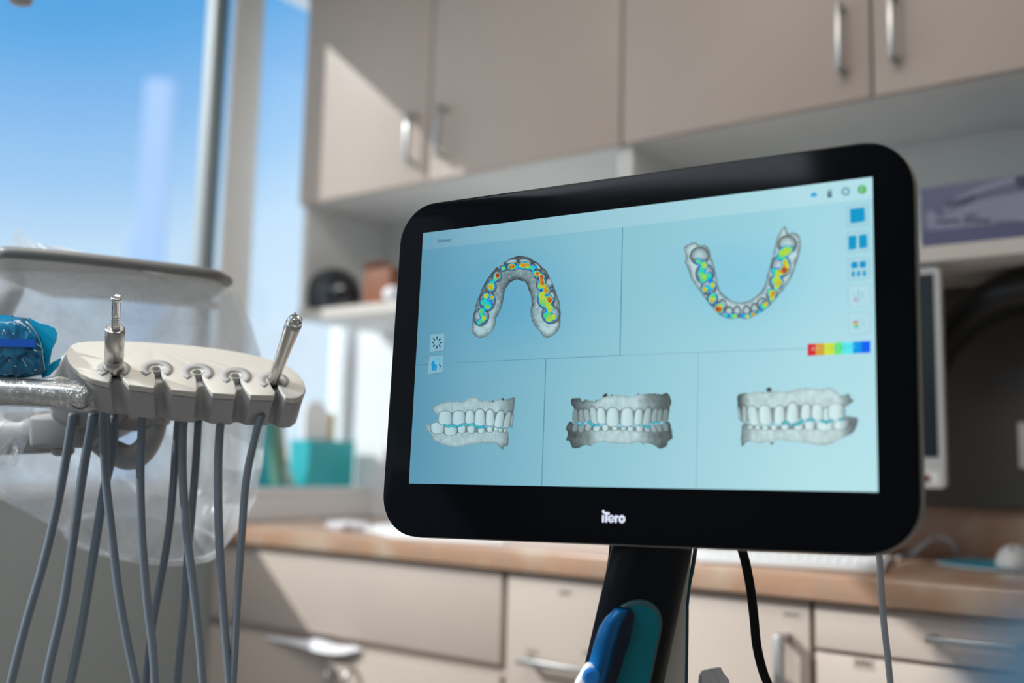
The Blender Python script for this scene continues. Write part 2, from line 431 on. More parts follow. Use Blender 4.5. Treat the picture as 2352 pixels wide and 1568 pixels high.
for q0, q1, hx in ((XU[4], XU[5], XU[5]-.05), (XU[5], XU[6], XU[5]+.05)):
    dd = udoor(q0, q1, uC, 0, 0); bar_handle('handle', (hx, ZD+.06), .14, True, 'handle', dd, YU)

# objects in the niches
ZN = ZS1+.0005
q = onY(762, 690, 1.995)
bm = bmesh.new()
bmesh.ops.create_uvsphere(bm, u_segments=32, v_segments=18, radius=1)
for v in bm.verts:
    z = v.co.z
    v.co = Vector((v.co.x*.098, v.co.y*.068, (max(z, -.55)+.55)*(onY(762, 616, 1.995).z-ZN)/1.55))
    v.co += Vector((q.x, 1.995, ZN))
h = thing('black_helmet_bowl', 'rounded glossy black bowl in the niche by the window', 'bowl', (q.x, 1.995, ZN))
obj('shell', bm, 'black_gloss', h, smooth=True)
bm = bmesh.new(); lathe(bm, (q.x, 1.995, ZN), (0, 0, 1), [(0, .064), (.010, .0645)], 32); obj('rim', bm, 'rubber', h, smooth=False)
a = onY(834, 672, 1.96); b = onY(896, 660, 1.96); zt = onY(850, 616, 1.96).z
bx = thing('brown_carton', 'rust brown carton beside the black bowl in the niche', 'carton', ((a.x+b.x)/2, 2.03, ZN))
obj('carton_body', B(a.x, b.x, 1.96, 2.08, ZN, zt), 'brown', bx, bevel=.002)
bm = bmesh.new(); prism(bm, [Vector((a.x, 1.962, zt)), Vector((b.x, 1.962, zt)), Vector((b.x-.01, 1.945, zt+.010)), Vector((a.x+.01, 1.945, zt+.010))], Vector((0, 0, .0015))); obj('flap', bm, 'brown', bx)
q = onY(902, 655, 1.934)
bm = bmesh.new(); bmesh.ops.create_uvsphere(bm, u_segments=20, v_segments=12, radius=.024)
for v in bm.verts: v.co.z = v.co.z*.9+.0216; v.co += Vector((q.x, 1.934, ZN)); v.co += Vector([noise.noise(v.co*60+Vector((k*9, 0, 0)))*.003 for k in range(3)])
for v in bm.verts: v.co.z = max(v.co.z, ZN)
tag(obj('cotton_ball', bm, 'tissue', smooth=True), 'small white ball in front of the brown carton in the niche', 'ball')
# purple carton on the right niche shelf
a = onY(2116, 535, 1.93); zt = onY(2120, 432, 1.93).z
xr = a.x+.30
cp = thing('purple_carton', 'purple printed carton lying on the niche shelf right of the monitor', 'carton', ((a.x+xr)/2, 2.0, ZN))
obj('carton_body', B(a.x, xr, 1.93, 2.06, ZN, zt), 'purple', cp, bevel=.0015)
yy = 1.9295
def flat(name, px, mtl, par, y=yy, th=.0008):
    bm = bmesh.new(); prism(bm, [onY(x, yq, y) for x, yq in px], Vector((0, -th, 0))); return obj(name, bm, mtl, par)
flat('printed_swoosh', [(2165, 478), (2200, 452), (2260, 424), (2330, 404), (2330, 420), (2265, 438), (2205, 466), (2170, 492)], 'lilac', cp)
flat('printed_panel', [(2160, 500), (2200, 478), (2250, 460), (2350, 440), (2460, 425), (2460, 500), (2350, 508), (2160, 528), (2128, 528), (2126, 488), (2140, 482)], 'lilac', cp)
random.seed(11)
for (x0, x1, yl, sl, hh) in ((2172, 2238, 466, -.30, 12), (2215, 2245, 494, -.1, 7), (2150, 2205, 505, -.05, 9), (2215, 2276, 504, -.03, 9), (2285, 2340, 510, -.06, 3)):
    x = x0; bm = bmesh.new()
    while x < x1:
        ww = random.uniform(4, 9); yq = yl+(x-x0)*sl+random.uniform(-1, 1)
        prism(bm, [onY(x, yq, yy-.001), onY(min(x+ww, x1), yq+ww*sl, yy-.001), onY(min(x+ww, x1), yq+hh+ww*sl, yy-.001), onY(x, yq+hh, yy-.001)], Vector((0, -.0004, 0)))
        x += ww+2.5
    obj('printed_line', bm, 'ink', cp)
flat('dark_emblem', [(2334, 406), (2460, 384), (2460, 418), (2336, 428)], 'ink', cp, yy-.001)

# ================================================================== SILL AND WORKTOP OBJECTS
ZL = SILL+.0005
XB = XW-.075
def col_x(x, y, X):    # Y where a pixel column meets the plane X
    return onX(x, y, X).y
y0 = col_x(708, 1060, XB+.04); y1 = col_x(826, 1060, XB+.04); zt = onX(770, 1012, XB+.04).z
y1 = min(y1, YB-.045)
tb = thing('teal_box', 'teal plastic box standing on the window sill', 'box', (XB, (y0+y1)/2, ZL))
bm = bmesh.new(); zt2 = zt
box(bm, XB-.04, XB-.037, y0, y1, ZL, zt2); box(bm, XB+.037, XB+.04, y0, y1, ZL, zt2)
box(bm, XB-.037, XB+.037, y0, y0+.003, ZL, zt2); box(bm, XB-.037, XB+.037, y1-.003, y1, ZL, zt2); box(bm, XB-.037, XB+.037, y0+.003, y1-.003, ZL, ZL+.003)
obj('box_walls', bm, 'teal_box', tb)
zw = onX(720, 920, XB).z
bm = bmesh.new()
pts = []
for k in range(13):
    a = math.pi*k/12; pts.append(Vector((XB, (y0+y1)/2-.045-.075*math.cos(a), ZL+.06+(zw-ZL-.06)*math.sin(a)**.6)))
pts = [Vector((XB, pts[0].y, ZL+.006))]+pts+[Vector((XB, min(pts[-1].y, y1-.006), ZL+.006))]
for p_ in pts: p_.y = min(max(p_.y, y0+.006), y1-.006)
prism(bm, pts, Vector((.012, 0, 0)))
wp = obj('white_folder', bm, 'paper'); tag(wp, 'white rounded folder standing inside the teal box', 'folder')
yq = (y0+y1)/2
bm = B(XB+.014, XB+.0165, yq+.008, yq+.030, ZL+.06, zw-.035); tag(obj('yellow_card', bm, 'yellow_card'), 'yellow card sticking up beside the white folder', 'card')
# leaning sheets on the sill left of the box
specs = [('green leaflet leaning on the sill beside the teal box', 'green_card', 652, 672, 935, .02), ('pale teal leaflet leaning at the left end of the sill', 'teal_box', 622, 636, 960, .01),
         ('yellow leaflet leaning against the teal box', 'yellow_card', 676, 690, 1030, .03), ('white leaflet between the green and yellow leaflets', 'paper', 668, 682, 960, .025)]
for lb, mm, xa, xb, ytop, lean in specs:
    ya = col_x(xa, 1080, XB+.03); yb = col_x(xb, 1080, XB+.03); zt = onX(xa, ytop, XB+.03).z
    bm = bmesh.new()
    pr = []
    for k in range(9):
        s = k/8; z = ZL+.004+(zt-ZL)*s; pr.append(Vector((XB+.03, ya-lean*math.sin(s*1.4)-.015*s, z)))
    for k in range(8, -1, -1): pr.append(pr[k]+Vector((0, .004, 0)))
    prism(bm, pr, Vector((-.07, 0, 0)))
    tag(obj('leaflet', bm, mm), lb, 'leaflet', 'leaflets on the window sill')
ya = col_x(612, 1105, XB+.045); yb = y0-.004
bm = B(XB-.035, XB+.045, ya, yb, ZL, ZL+.004); tag(obj('teal_tray', bm, 'teal_box', bevel=.001), 'flat teal tray under the leaflets on the window sill', 'tray')

ZP = ZT+.0006
def slab(name, px, z0, th, mtl, label, cat, bevel=.001):
    pp = [onZ(x, y, z0) for x, y in px]
    for p in pp: p.y = max(p.y, YC+.014)
    bm = bmesh.new(); prism(bm, pp, Vector((0, 0, th))); return tag(obj(name, bm, mtl, bevel=bevel), label, cat)
slab('paper_sheet', [(826, 1240), (822, 1213), (900, 1205), (1160, 1222), (1160, 1252)], ZP, .004, 'paper', 'sunlit white paper on the worktop by the lower left of the monitor', 'paper')
def crumple(name, cpt, rx, ry, rz, mtl, seed, label, cat, amp=.45):
    bm = bmesh.new(); bmesh.ops.create_icosphere(bm, subdivisions=4, radius=1)
    for v in bm.verts:
        n = noise.noise(v.co*2.1+Vector((seed, 0, 0)))+.5*noise.noise(v.co*5.3+Vector((0, seed, 0)))
        v.co *= 1+amp*n
        v.co = Vector((v.co.x*rx, v.co.y*ry, max(v.co.z, -.6)*rz+.6*rz))+Vector(cpt)
    return tag(obj(name, bm, mtl), label, cat)
q = onZ(795, 1212, ZP)
crumple('tissue', (q.x, q.y, ZP), .062, .045, .010, 'tissue', 3.3, 'crumpled white tissue on the worktop left of the monitor', 'tissue')
# keyboard half hidden behind the monitor's lower edge
kb = [(1640, 1262), (2052, 1278), (2034, 1303), (1610, 1290)]
P4 = [onZ(x, y, ZP+.008) for x, y in [(1585, 1262), (2050, 1276), (2030, 1306), (1565, 1288)]]
for p in P4: p.y = max(p.y, YC+.016)
k_ = thing('keyboard', 'white keyboard lying in the sun on the worktop behind the monitor', 'keyboard', sum(P4, Vector())/4*1.0)
k_.location.z = ZP
bm = bmesh.new(); prism(bm, [Vector((p.x, p.y, ZP)) for p in P4], Vector((0, 0, .010))); obj('keyboard_base', bm, 'shell_white', k_, bevel=.003)
bm = bmesh.new()
for i in range(18):
    for j in range(4):
        def bl(u, v):
            a = P4[0].lerp(P4[1], u); b = P4[3].lerp(P4[2], u); p = a.lerp(b, v); return Vector((p.x, p.y, ZP+.0102))
        u = .03+i*.0525; v = .10+j*.2
        prism(bm, [bl(u, v), bl(u+.045, v), bl(u+.045, v+.16), bl(u, v+.16)], Vector((0, 0, .003)))
obj('keys', bm, 'paper', k_)
# mouse pad, mouse and cord
c = onZ(2305, 1302, ZP); e = onZ(2176, 1301, ZP); rp = (Vector((c.x, c.y, 0))-Vector((e.x, e.y, 0))).length
bm = bmesh.new(); lathe(bm, (c.x, c.y, ZP), (0, 0, 1), [(0, rp), (.003, rp)], 56)
mp = thing('mouse_pad', 'round teal mouse pad on the worktop at the right edge', 'mouse pad', (c.x, c.y, ZP)); obj('pad', bm, 'mousepad', mp)
bm = bmesh.new()
tube(bm, [(c.x+math.cos(a)*rp, c.y+math.sin(a)*rp, ZP+.003) for a in [2*math.pi*k/48 for k in range(49)]], .0022, 8, 0); obj('pad_rim', bm, 'cable_white', mp, smooth=True)
mc = onZ(2332, 1303, ZP+.005)
ms = thing('computer_mouse', 'white computer mouse resting on the teal pad', 'mouse', (mc.x, mc.y, ZP+.0055))
bm = bmesh.new(); bmesh.ops.create_uvsphere(bm, u_segments=28, v_segments=16, radius=1)
for v in bm.verts:
    v.co = Vector((v.co.x*.032, v.co.y*.052, max(v.co.z, -.1)*.036+.0036)); v.co += Vector((mc.x, mc.y, ZP+.0055))
obj('mouse_body', bm, 'shell_white', ms, smooth=True)
bm = B(mc.x-.004, mc.x+.004, mc.y-.030, mc.y-.016, ZP+.036, ZP+.0415); obj('scroll_wheel', bm, 'rubber', ms, bevel=.002)
cz = ZP+.004
pts = [onZ(2062, 1281, cz), onZ(2090, 1276, cz)]
base = onZ(2090, 1276, cz)
pts += [onY(2130, 1244, base.y), onY(2160, 1233, base.y+.01), onY(2188, 1248, base.y)]
pts += [onZ(2203, 1280, cz), onZ(2245, 1276, cz), onZ(2296, 1273, cz), onZ(2325, 1279, cz+.004)]
bm = bmesh.new(); tube(bm, pts, .0032, 10, 8); obj('cord', bm, 'cable_white', ms, smooth=True)

# second computer display on the worktop, behind the scanner monitor
Y2 = 1.93
a = onY(2158, 592, Y2); b = onY(2158, 1122, Y2); sr = onY(2144, 607, Y2); sb = onY(2144, 1050, Y2)
xl = a.x-.60; zt = min(a.z, ZS0-.006); zb = b.z
t = thing('computer_display', 'white framed dark display standing on the worktop behind the monitor', 'display', ((a.x+xl)/2, Y2+.03, ZT))
bm = bmesh.new(); u = rrect(a.x-xl, zt-zb, .012, 6); prism(bm, [Vector((xl+p, Y2, zb+q)) for p, q in u], Vector((0, .022, 0))); obj('display_frame', bm, 'shell_white', t, bevel=.002)
obj('screen', B(xl+.012, sr.x, Y2-.0012, Y2+.001, sb.z, zt-.014), 'dark_screen', t)
xm_ = (a.x+xl)/2
bm = bmesh.new(); xs_ = xm_-.16; box(bm, xs_-.04, xs_+.04, Y2+.022, Y2+.035, ZT+.012, zb+.16); box(bm, xs_-.07, xs_+.07, Y2-.0, Y2+.16, ZP, ZT+.012); obj('display_stand', bm, 'chrome_dark', t, bevel=.003)
q0 = onY(2128, 1085, Y2); q1 = onY(2158, 1113, Y2)
s_ = obj('sticker', B(q0.x-.035, q1.x, Y2-.0006, Y2-.0001, q1.z, onY(2158, 1083, Y2).z), 'paper', t)
obj('sticker_print', B(q0.x-.012, onY(2137, 1100, Y2).x, Y2-.0012, Y2-.0007, onY(2130, 1108, Y2).z, onY(2130, 1090, Y2).z), 'brown', s_)

# dark panel added for the wall's shade below the shelf, and a thick black arm in front of it
pa = onY(2100, 1164, YB-.03); 
bm = B(-.80, .75, YB-.045, YB-.023, ZBK+.002, ZS0-.004)
tag(obj('shade_panel', bm, 'wall_shade', bevel=.002), 'dark panel added for the shade on the wall under the right niche shelf', 'panel')
bm = bmesh.new(); tube(bm, [onY(2125, 900, 2.10), onY(2150, 815, 2.10), onY(2205, 742, 2.08), onY(2280, 690, 2.06), onY(2360, 665, 2.05), onY(2450, 668, 2.04), onY(2530, 720, 2.04), onY(2570, 850, 2.04), onY(2580, 1000, 2.05)], lambda s: .030+.012*math.sin(min(1, s*1.6)*math.pi/2), 18, 8, flat=1)
tag(obj('curved_arm', bm, 'screen_black', smooth=True), 'thick black curved arm in front of the added dark panel', 'arm')
YP = YB-.0452; q0 = onY(2341, 1040, YP); q1 = onY(2400, 976, YP)
sw = thing('wall_switch', 'pale switch plate on the added dark panel at the right edge of the picture', 'switch', (q0.x, YP, q0.z))
obj('switch_plate', B(q0.x, q0.x+.075, YP-.006, YP, q0.z-.03, q1.z+.005), 'shell_white', sw, bevel=.0015)
obj('rocker', B(q0.x+.022, q0.x+.053, YP-.009, YP-.006, q0.z-.012, q1.z-.014), 'paper', sw, bevel=.001)

# white sheet caught in the drawer gap of the left base cabinet, lit by the sun
L_ = [(600, 1460), (650, 1463), (690, 1470), (720, 1464), (750, 1470), (780, 1485), (815, 1480), (832, 1490)]
L2 = [(610, 1468), (655, 1474), (695, 1486), (725, 1497), (755, 1503), (785, 1503), (812, 1496), (830, 1494)]
bm = bmesh.new(); rows = []
for k, ((xa, ya), (xb, yb)) in enumerate(zip(L_, L2)):
    off = .004+.028*math.sin(k/7*math.pi)
    rows.append([bm.verts.new(onY(xa, ya, YD-.002)), bm.verts.new(onY((xa+xb)/2, (ya+yb)/2, YD-off*.7)), bm.verts.new(onY(xb, yb, YD-off))])
for r_, s_ in zip(rows, rows[1:]):
    for k in range(2): bm.faces.new((r_[k], r_[k+1], s_[k+1], s_[k]))
tag(obj('gap_sheet', bm, 'tissue', smooth=True, solid=.0015, sub=2), 'white sheet at the gap under the left wide drawer', 'tissue')
# white wipe at the bottom of the picture, right of the column
bm = bmesh.new()
P_ = [at(x, y, 1.02) for x, y in ((1606, 1552), (1612, 1540), (1656, 1533), (1675, 1562), (1690, 1640), (1600, 1640))]
# ================================================================== SCANNER CART WITH MONITOR
scr_px = [(972, 535), (2004, 406), (2017, 1130), (939, 1110)]      # TL TR BR BL
def solve_plane(px, asp):
    A = []
    for (x, y), (u, v) in zip([(0, 0), (asp, 0), (asp, 1), (0, 1)], px):
        u = (u-CX)/F; v = (v-CY)/F
        A.append([x, y, 1, 0, 0, 0, -u*x, -u*y, -u]); A.append([0, 0, 0, x, y, 1, -v*x, -v*y, -v])
    h = np.linalg.svd(np.array(A))[2][-1].reshape(3, 3)
    if h[2, 2] < 0: h = -h
    s = 2/(np.linalg.norm(h[:, 0])+np.linalg.norm(h[:, 1]))
    h = h*s; r1, r2 = h[:, 0]/np.linalg.norm(h[:, 0]), h[:, 1]/np.linalg.norm(h[:, 1]); n = np.cross(r1, r2); n /= np.linalg.norm(n)
    return n, h[:, 2]
SH = .268                                                       # screen height in metres
nc, tc_ = solve_plane(scr_px, 16/9)
def c2w(v): return rt*float(v[0]) - up*float(v[1]) + fw*float(v[2])
n_w = c2w(nc).normalized()
if n_w.dot(fw) > 0: n_w = -n_w                                  # towards the viewer
p_w = CAM + c2w(tc_*SH)
def S(x, y, lift=0.0): return onP(x, y, p_w + n_w*lift, n_w)
# local frame of the screen
TL, TR, BR, BL = [S(*p) for p in scr_px]
eu = ((TR-TL)+(BR-BL)).normalized(); ev = n_w.cross(eu); 
if ev.z < 0: ev = -ev
cart_base = (BL+BR)/2
cart = thing('scanner_cart', 'dental scanner cart with a large lit monitor on a slanted dark column', 'scanner cart', (cart_base.x, cart_base.y, 0))
gl_px = [(922, 475), (2095, 310), (2115, 1279), (872, 1229)]
G = [S(*p) for p in gl_px]
def uv(p): d_ = p-TL; return d_.dot(eu), d_.dot(ev)
def world(u, v, w_=0): return TL+eu*u+ev*v+n_w*w_
GU = [uv(p) for p in G]
def round_quad(Q, r, n=12):
    """rounded outline of a quad given clockwise from the top left, in (u,v)"""
    out = []; Q = [Vector(q) for q in Q]
    for i in range(4):
        p = Q[i]; a = (Q[i-1]-p).normalized(); b = (Q[(i+1) % 4]-p).normalized()
        A_, B_ = p+a*r, p+b*r
        for k in range(n+1):
            s = k/n; c1 = A_.lerp(p, .56); c2 = B_.lerp(p, .56)
            out.append((1-s)**3*A_+3*(1-s)**2*s*c1+3*(1-s)*s*s*c2+s**3*B_)
    return out
Qg = round_quad(GU, .044)
bm = bmesh.new(); prism(bm, [world(q.x, q.y, -.0004) for q in Qg], n_w*-.008); obj('bezel', bm, 'bezel', cart, bevel=.0022, seg=3)
# curved shell behind the glass
sh = [(GU[0][0]-.001, GU[0][1]-.0008), (GU[1][0]+.0022, GU[1][1]+.0012), (GU[2][0]+.0034, GU[2][1]-.0008), (GU[3][0]-.001, GU[3][1]-.001)]
bm = bmesh.new(); prev = None; cen = Vector((sum(s[0] for s in sh)/4, sum(s[1] for s in sh)/4))
for dz, sc_ in ((-.0086, .996), (-.010, 1.0), (-.015, .998), (-.024, .975), (-.034, .92), (-.042, .80)):
    Q = round_quad(sh, .047); ring = []
    for q in Q:
        q2 = cen+(q-cen)*sc_; ring.append(bm.verts.new(world(q2.x, q2.y, dz)))
    if prev:
        for k in range(len(ring)): bm.faces.new((prev[k], prev[(k+1) % len(ring)], ring[(k+1) % len(ring)], ring[k]))
    else: bm.faces.new(ring)
    prev = ring
bm.faces.new(prev[::-1]); obj('monitor_shell', bm, 'shell', cart, smooth=True)

# ---- what the display shows
def lerp(a, b, t): return a+(b-a)*t
def srgb2lin(c):
    c = np.clip(np.asarray(c, float)/255, 0, 1); return np.where(c <= .04045, c/12.92, ((c+.055)/1.055)**2.4)
def bgcol(X, Y):
    """program background at picture positions X,Y, with viewing-angle falloff painted in"""
    X = np.asarray(X, float); Y = np.asarray(Y, float)
    u = np.clip((X-955)/1060, 0, 1)
    v = np.clip((Y-450)/680, 0, 1)
    stops = [0, .12, .35, .6, .85, 1]
    r = np.interp(u, stops, [88, 112, 140, 162, 181, 185]); g = np.interp(u, stops, [147, 169, 193, 210, 224, 227]); b = np.interp(u, stops, [173, 191, 208, 221, 232, 235])  # viewing-angle falloff painted into the screen colour, darker to the left
    dark = (1-v)*np.clip(u*1.3, 0, 1)
    r = r-22*dark; g = g-12*dark; b = b-8*dark
    for (cx_, cy_, rx, ry, k) in ((1185, 690, 200, 130, 1.0), (1700, 640, 190, 120, .9)):
        q = np.exp(-(((X-cx_)/rx)**2+((Y-cy_)/ry)**2)*1.6)*k
        r = r-22*q; g = g-9*q; b = b+2*q
    return np.stack([r, g, b], -1)
def set_cols(me, cols):
    a = me.color_attributes.new('Col', 'FLOAT_COLOR', 'POINT')
    flat_ = np.ones((len(me.vertices), 4)); flat_[:, :3] = cols; a.data.foreach_set('color', flat_.ravel())
def lit(name, verts, faces, cols, parent, label=None):
    """flat lit picture element; cols are sRGB 0-255 per vertex"""
    me = bpy.data.meshes.new(name); off = root_loc(parent)
    me.from_pydata([tuple(v-off) for v in verts], [], faces); me.update()
    set_cols(me, srgb2lin(np.array(cols)))
    me.materials.append(MT['display']); o = bpy.data.objects.new(name, me); COL.objects.link(o); o.parent = parent
    if label: o['label'] = label
    return o
class Draw:
    def __init__(s, lift): s.v = []; s.f = []; s.c = []; s.l = lift
    def poly(s, pts, col):
        i = len(s.v)
        for k, p in enumerate(pts): s.v.append(S(p[0], p[1], s.l)); s.c.append(col[k] if isinstance(col, list) else col)
        s.f.append(list(range(i, i+len(pts))))
    def line(s, a, b, w_, col):
        a = Vector(a); b = Vector(b); d_ = (b-a).normalized(); n = Vector((-d_.y, d_.x))*w_/2
        s.poly([a+n, b+n, b-n, a-n], col)
    def cap(s, a, b, w_, col, n=8):
        a = Vector(a); b = Vector(b); d_ = (b-a); ang = math.atan2(d_.y, d_.x); pts = []
        for k in range(n+1): t_ = ang-math.pi/2+math.pi*k/n; pts.append(b+Vector((math.cos(t_), math.sin(t_)))*w_/2)
        for k in range(n+1): t_ = ang+math.pi/2+math.pi*k/n; pts.append(a+Vector((math.cos(t_), math.sin(t_)))*w_/2)
        s.poly(pts, col)
    def ell(s, c, rx, ry, col, n=28, rot=0):
        s.poly([(c[0]+rx*math.cos(t_)*math.cos(rot)-ry*math.sin(t_)*math.sin(rot), c[1]+rx*math.cos(t_)*math.sin(rot)+ry*math.sin(t_)*math.cos(rot)) for t_ in [2*math.pi*k/n for k in range(n)]], col)
    def ring(s, c, rx, ry, w_, col, n=36, a0=0, a1=2*math.pi):
        for k in range(n):
            p = [a0+(a1-a0)*k/n, a0+(a1-a0)*(k+1)/n]
            s.poly([(c[0]+(rx+q)*math.cos(t_), c[1]+(ry+q)*math.sin(t_)) for t_, q in ((p[0], w_/2), (p[1], w_/2), (p[1], -w_/2), (p[0], -w_/2))], col)
    def rquad(s, Q, r, col):
        s.poly([tuple(p) for p in round_quad(Q, r, 5)], col)
    def frame(s, Q, r, w_, col):
        a = round_quad(Q, r, 5); c = sum((Vector(q) for q in Q), Vector((0, 0)))/4
        b = [p+(c-p).normalized()*w_ for p in a]
        for k in range(len(a)): s.poly([a[k], a[(k+1) % len(a)], b[(k+1) % len(a)], b[k]], col)
    def text(s, body, x, y, size, slope, col, stretch=1.0):
        cu = bpy.data.curves.new('t', 'FONT'); cu.body = body; cu.size = size; cu.resolution_u = 3
        o = bpy.data.objects.new('t', cu); COL.objects.link(o)
        dg = bpy.context.evaluated_depsgraph_get(); dg.update(); me = o.evaluated_get(dg).to_mesh()
        i = len(s.v)
        for v in me.vertices:
            s.v.append(S(x+v.co.x*stretch, y-v.co.y+v.co.x*stretch*slope, s.l)); s.c.append(col)
        for p in me.polygons: s.f.append([i+k for k in p.vertices])
        o.evaluated_get(dg).to_mesh_clear(); bpy.data.objects.remove(o); bpy.data.curves.remove(cu)
    def make(s, name, parent, label=None): return lit(name, s.v, s.f, s.c, parent, label)

def bil(Q, u, v):
    a = Vector(Q[0]).lerp(Vector(Q[1]), u); b = Vector(Q[3]).lerp(Vector(Q[2]), u); return a.lerp(b, v)
nx, ny = 150, 90; V_, C_, F_ = [], [], []
for j in range(ny+1):
    for i in range(nx+1):
        p = bil(scr_px, i/nx, j/ny); V_.append(S(p.x, p.y, .0002)); C_.append(bgcol(p.x, p.y))
for j in range(ny):
    for i in range(nx):
        a = j*(nx+1)+i; F_.append((a, a+1, a+nx+2, a+nx+1))
screen = lit('screen', V_, F_, C_, cart, 'lit pale blue screen showing dental scans')

# header bar
d_ = Draw(.0004)
for i in range(60):
    u0_, u1_ = i/60, (i+1)/60; q = []
    for u_, v_ in ((u0_, 0), (u1_, 0), (u1_, .068), (u0_, .068)): q.append(bil(scr_px, u_, v_))
    cc = [tuple(np.clip(bgcol(p.x, p.y)+np.array([16, 8, 5]), 0, 255)) for p in q]; d_.poly(q, cc)
d_.make('header_bar', screen)
# dividing lines
d_ = Draw(.0004)
lc = (78, 120, 158); l2 = (140, 175, 198)
mid = lambda x: 838-(x-955)*(838-795)/(2000-955)
d_.line((956, 838), (984, 836.5), 1.6, lc); d_.line((1020, 834), (1430, 815.5), 1.6, (100, 142, 176)); d_.line((1430, 815.5), (1856, 800), 1.6, l2)
d_.line((1430, 522), (1424, 814), 1.7, lc); d_.line((1254, 824), (1244, 1115), 1.6, lc); d_.line((1604, 808), (1599, 1123), 1.6, l2)
d_.make('dividing_lines', screen)
# header text and icons
d_ = Draw(.0006)
cy_ = (60, 165, 200)
d_.line((992.5, 545), (985, 553.5), 2.4, cy_); d_.line((985, 553), (992, 561.5), 2.4, cy_)
d_.text('Viewer', 1004, 557.5, 13.5, -.10, (52, 84, 102), .86)
d_.make('header_text', screen)
d_ = Draw(.0006)
d_.poly([(1863, 452), (1862.5, 446), (1869, 441.5), (1876, 444.5), (1876, 451.5)], (6, 160, 220)); d_.ell((1869.5, 449), 2, 1.8, (150, 215, 235), 10)
d_.ring((1905.5, 438.5), 4.2, 4.2, 1.6, (120, 150, 165), 12, math.pi, 2*math.pi)
d_.poly([(1900, 439), (1911, 438), (1911, 453), (1900, 454)], (112, 142, 158)); d_.poly([(1900.5, 446), (1910.5, 445), (1910.5, 453), (1900.5, 454)], (72, 100, 124))
gc = (118, 170, 190)
d_.ring((1942.5, 439.5), 6.6, 6.6, 4.4, gc, 24)
for k in range(8):
    a = k*math.pi/4+.3; d_.line((1942.5+7*math.cos(a), 439.5+7*math.sin(a)), (1942.5+11.2*math.cos(a), 439.5+11.2*math.sin(a)), 4, gc)
d_.ell((1980, 435), 10.6, 10.6, (98, 182, 106), 32)
d_.make('header_icons', screen)
d_ = Draw(.0008); d_.text('?', 1975.2, 441.2, 18, -.1, (170, 222, 225), 1.0); d_.make('question_mark', screen)
# tool buttons on the right
def btn(par_name, Q, fill=None, edge=(138, 178, 198)):
    D = Draw(.0006)
    if fill: D.rquad(Q, 4, fill)
    D.frame(Q, 4, 1.6, edge); return D
bl_ = (0, 150, 200)
QB = [[(1944, 473), (1995, 467), (1996.5, 518), (1945, 524)], [(1944.5, 533), (1996, 528), (1997.5, 577), (1946, 583)],
      [(1946, 594), (1997, 590), (1998.5, 640), (1947.5, 645)], [(1946, 656), (1998, 652), (1999.5, 702), (1948, 707)], [(1947.5, 718), (1998.5, 715), (2000.5, 765), (1949, 769)]]
D = btn('b', QB[0], (158, 208, 222)); D.make('layout_button', screen)
D = Draw(.0008); D.rquad([(1952, 480), (1986, 476), (1987, 508), (1953, 513)], 4, bl_); D.make('one_pane_icon', screen)
D = btn('b', QB[1], (162, 211, 224)); D.make('layout_button', screen)
D = Draw(.0008); D.rquad([(1948.5, 542), (1967, 540), (1967, 571), (1949, 574)], 3.5, bl_); D.rquad([(1972.5, 540), (1991, 537.5), (1992, 568.5), (1973.5, 571)], 3.5, bl_); D.make('two_pane_icon', screen)
D = btn('b', QB[2], (166, 212, 225), (118, 160, 182)); D.make('layout_button', screen)
D = Draw(.0008)
D.rquad([(1955, 601.5), (1970, 600.5), (1970, 615.5), (1955, 616.5)], 3, bl_); D.rquad([(1974, 600), (1989, 599), (1989, 614), (1974.5, 615)], 3, bl_)
for x in (1956, 1968.5, 1981.5): D.rquad([(x, 622.5-(x-1956)*.05), (x+7.5, 622-(x-1956)*.05), (x+7.5, 635-(x-1956)*.05), (x+.5, 636-(x-1956)*.05)], 3, bl_)
D.make('five_pane_icon', screen)
D = btn('b', QB[3], (176, 218, 229), (134, 174, 194)); D.make('layout_button', screen)
D = Draw(.0008); D.poly([(1960, 691), (1964.5, 681), (1969, 691)], (196, 140, 160)); D.line((1971.5, 665), (1972, 694), 3.4, (130, 195, 220))
for a, b in (((1977, 672), (1986, 684)), ((1976, 673), (1984, 672)), ((1959, 674), (1966, 682)), ((1978, 684), (1983, 675))): D.line(a, b, 1.4, (150, 185, 200))
D.make('section_icon', screen)
D = btn('b', QB[4], (176, 218, 229), (134, 174, 194)); D.make('layout_button', screen)
D = Draw(.0008)
D.poly([(1959.5, 737), (1971, 736.5), (1971, 742), (1960, 742.5)], (198, 120, 110)); D.poly([(1960, 742.5), (1971, 742), (1971, 747), (1961, 747.5)], (190, 205, 110)); D.poly([(1961, 747.5), (1972.5, 747), (1973, 753), (1961.5, 754)], (90, 198, 178))
for a, b in (((1974, 728), (1971, 736)), ((1979, 734), (1987, 747)), ((1981, 747), (1984, 738))): D.line(a, b, 1.4, (150, 190, 205))
D.make('colour_map_icon', screen)
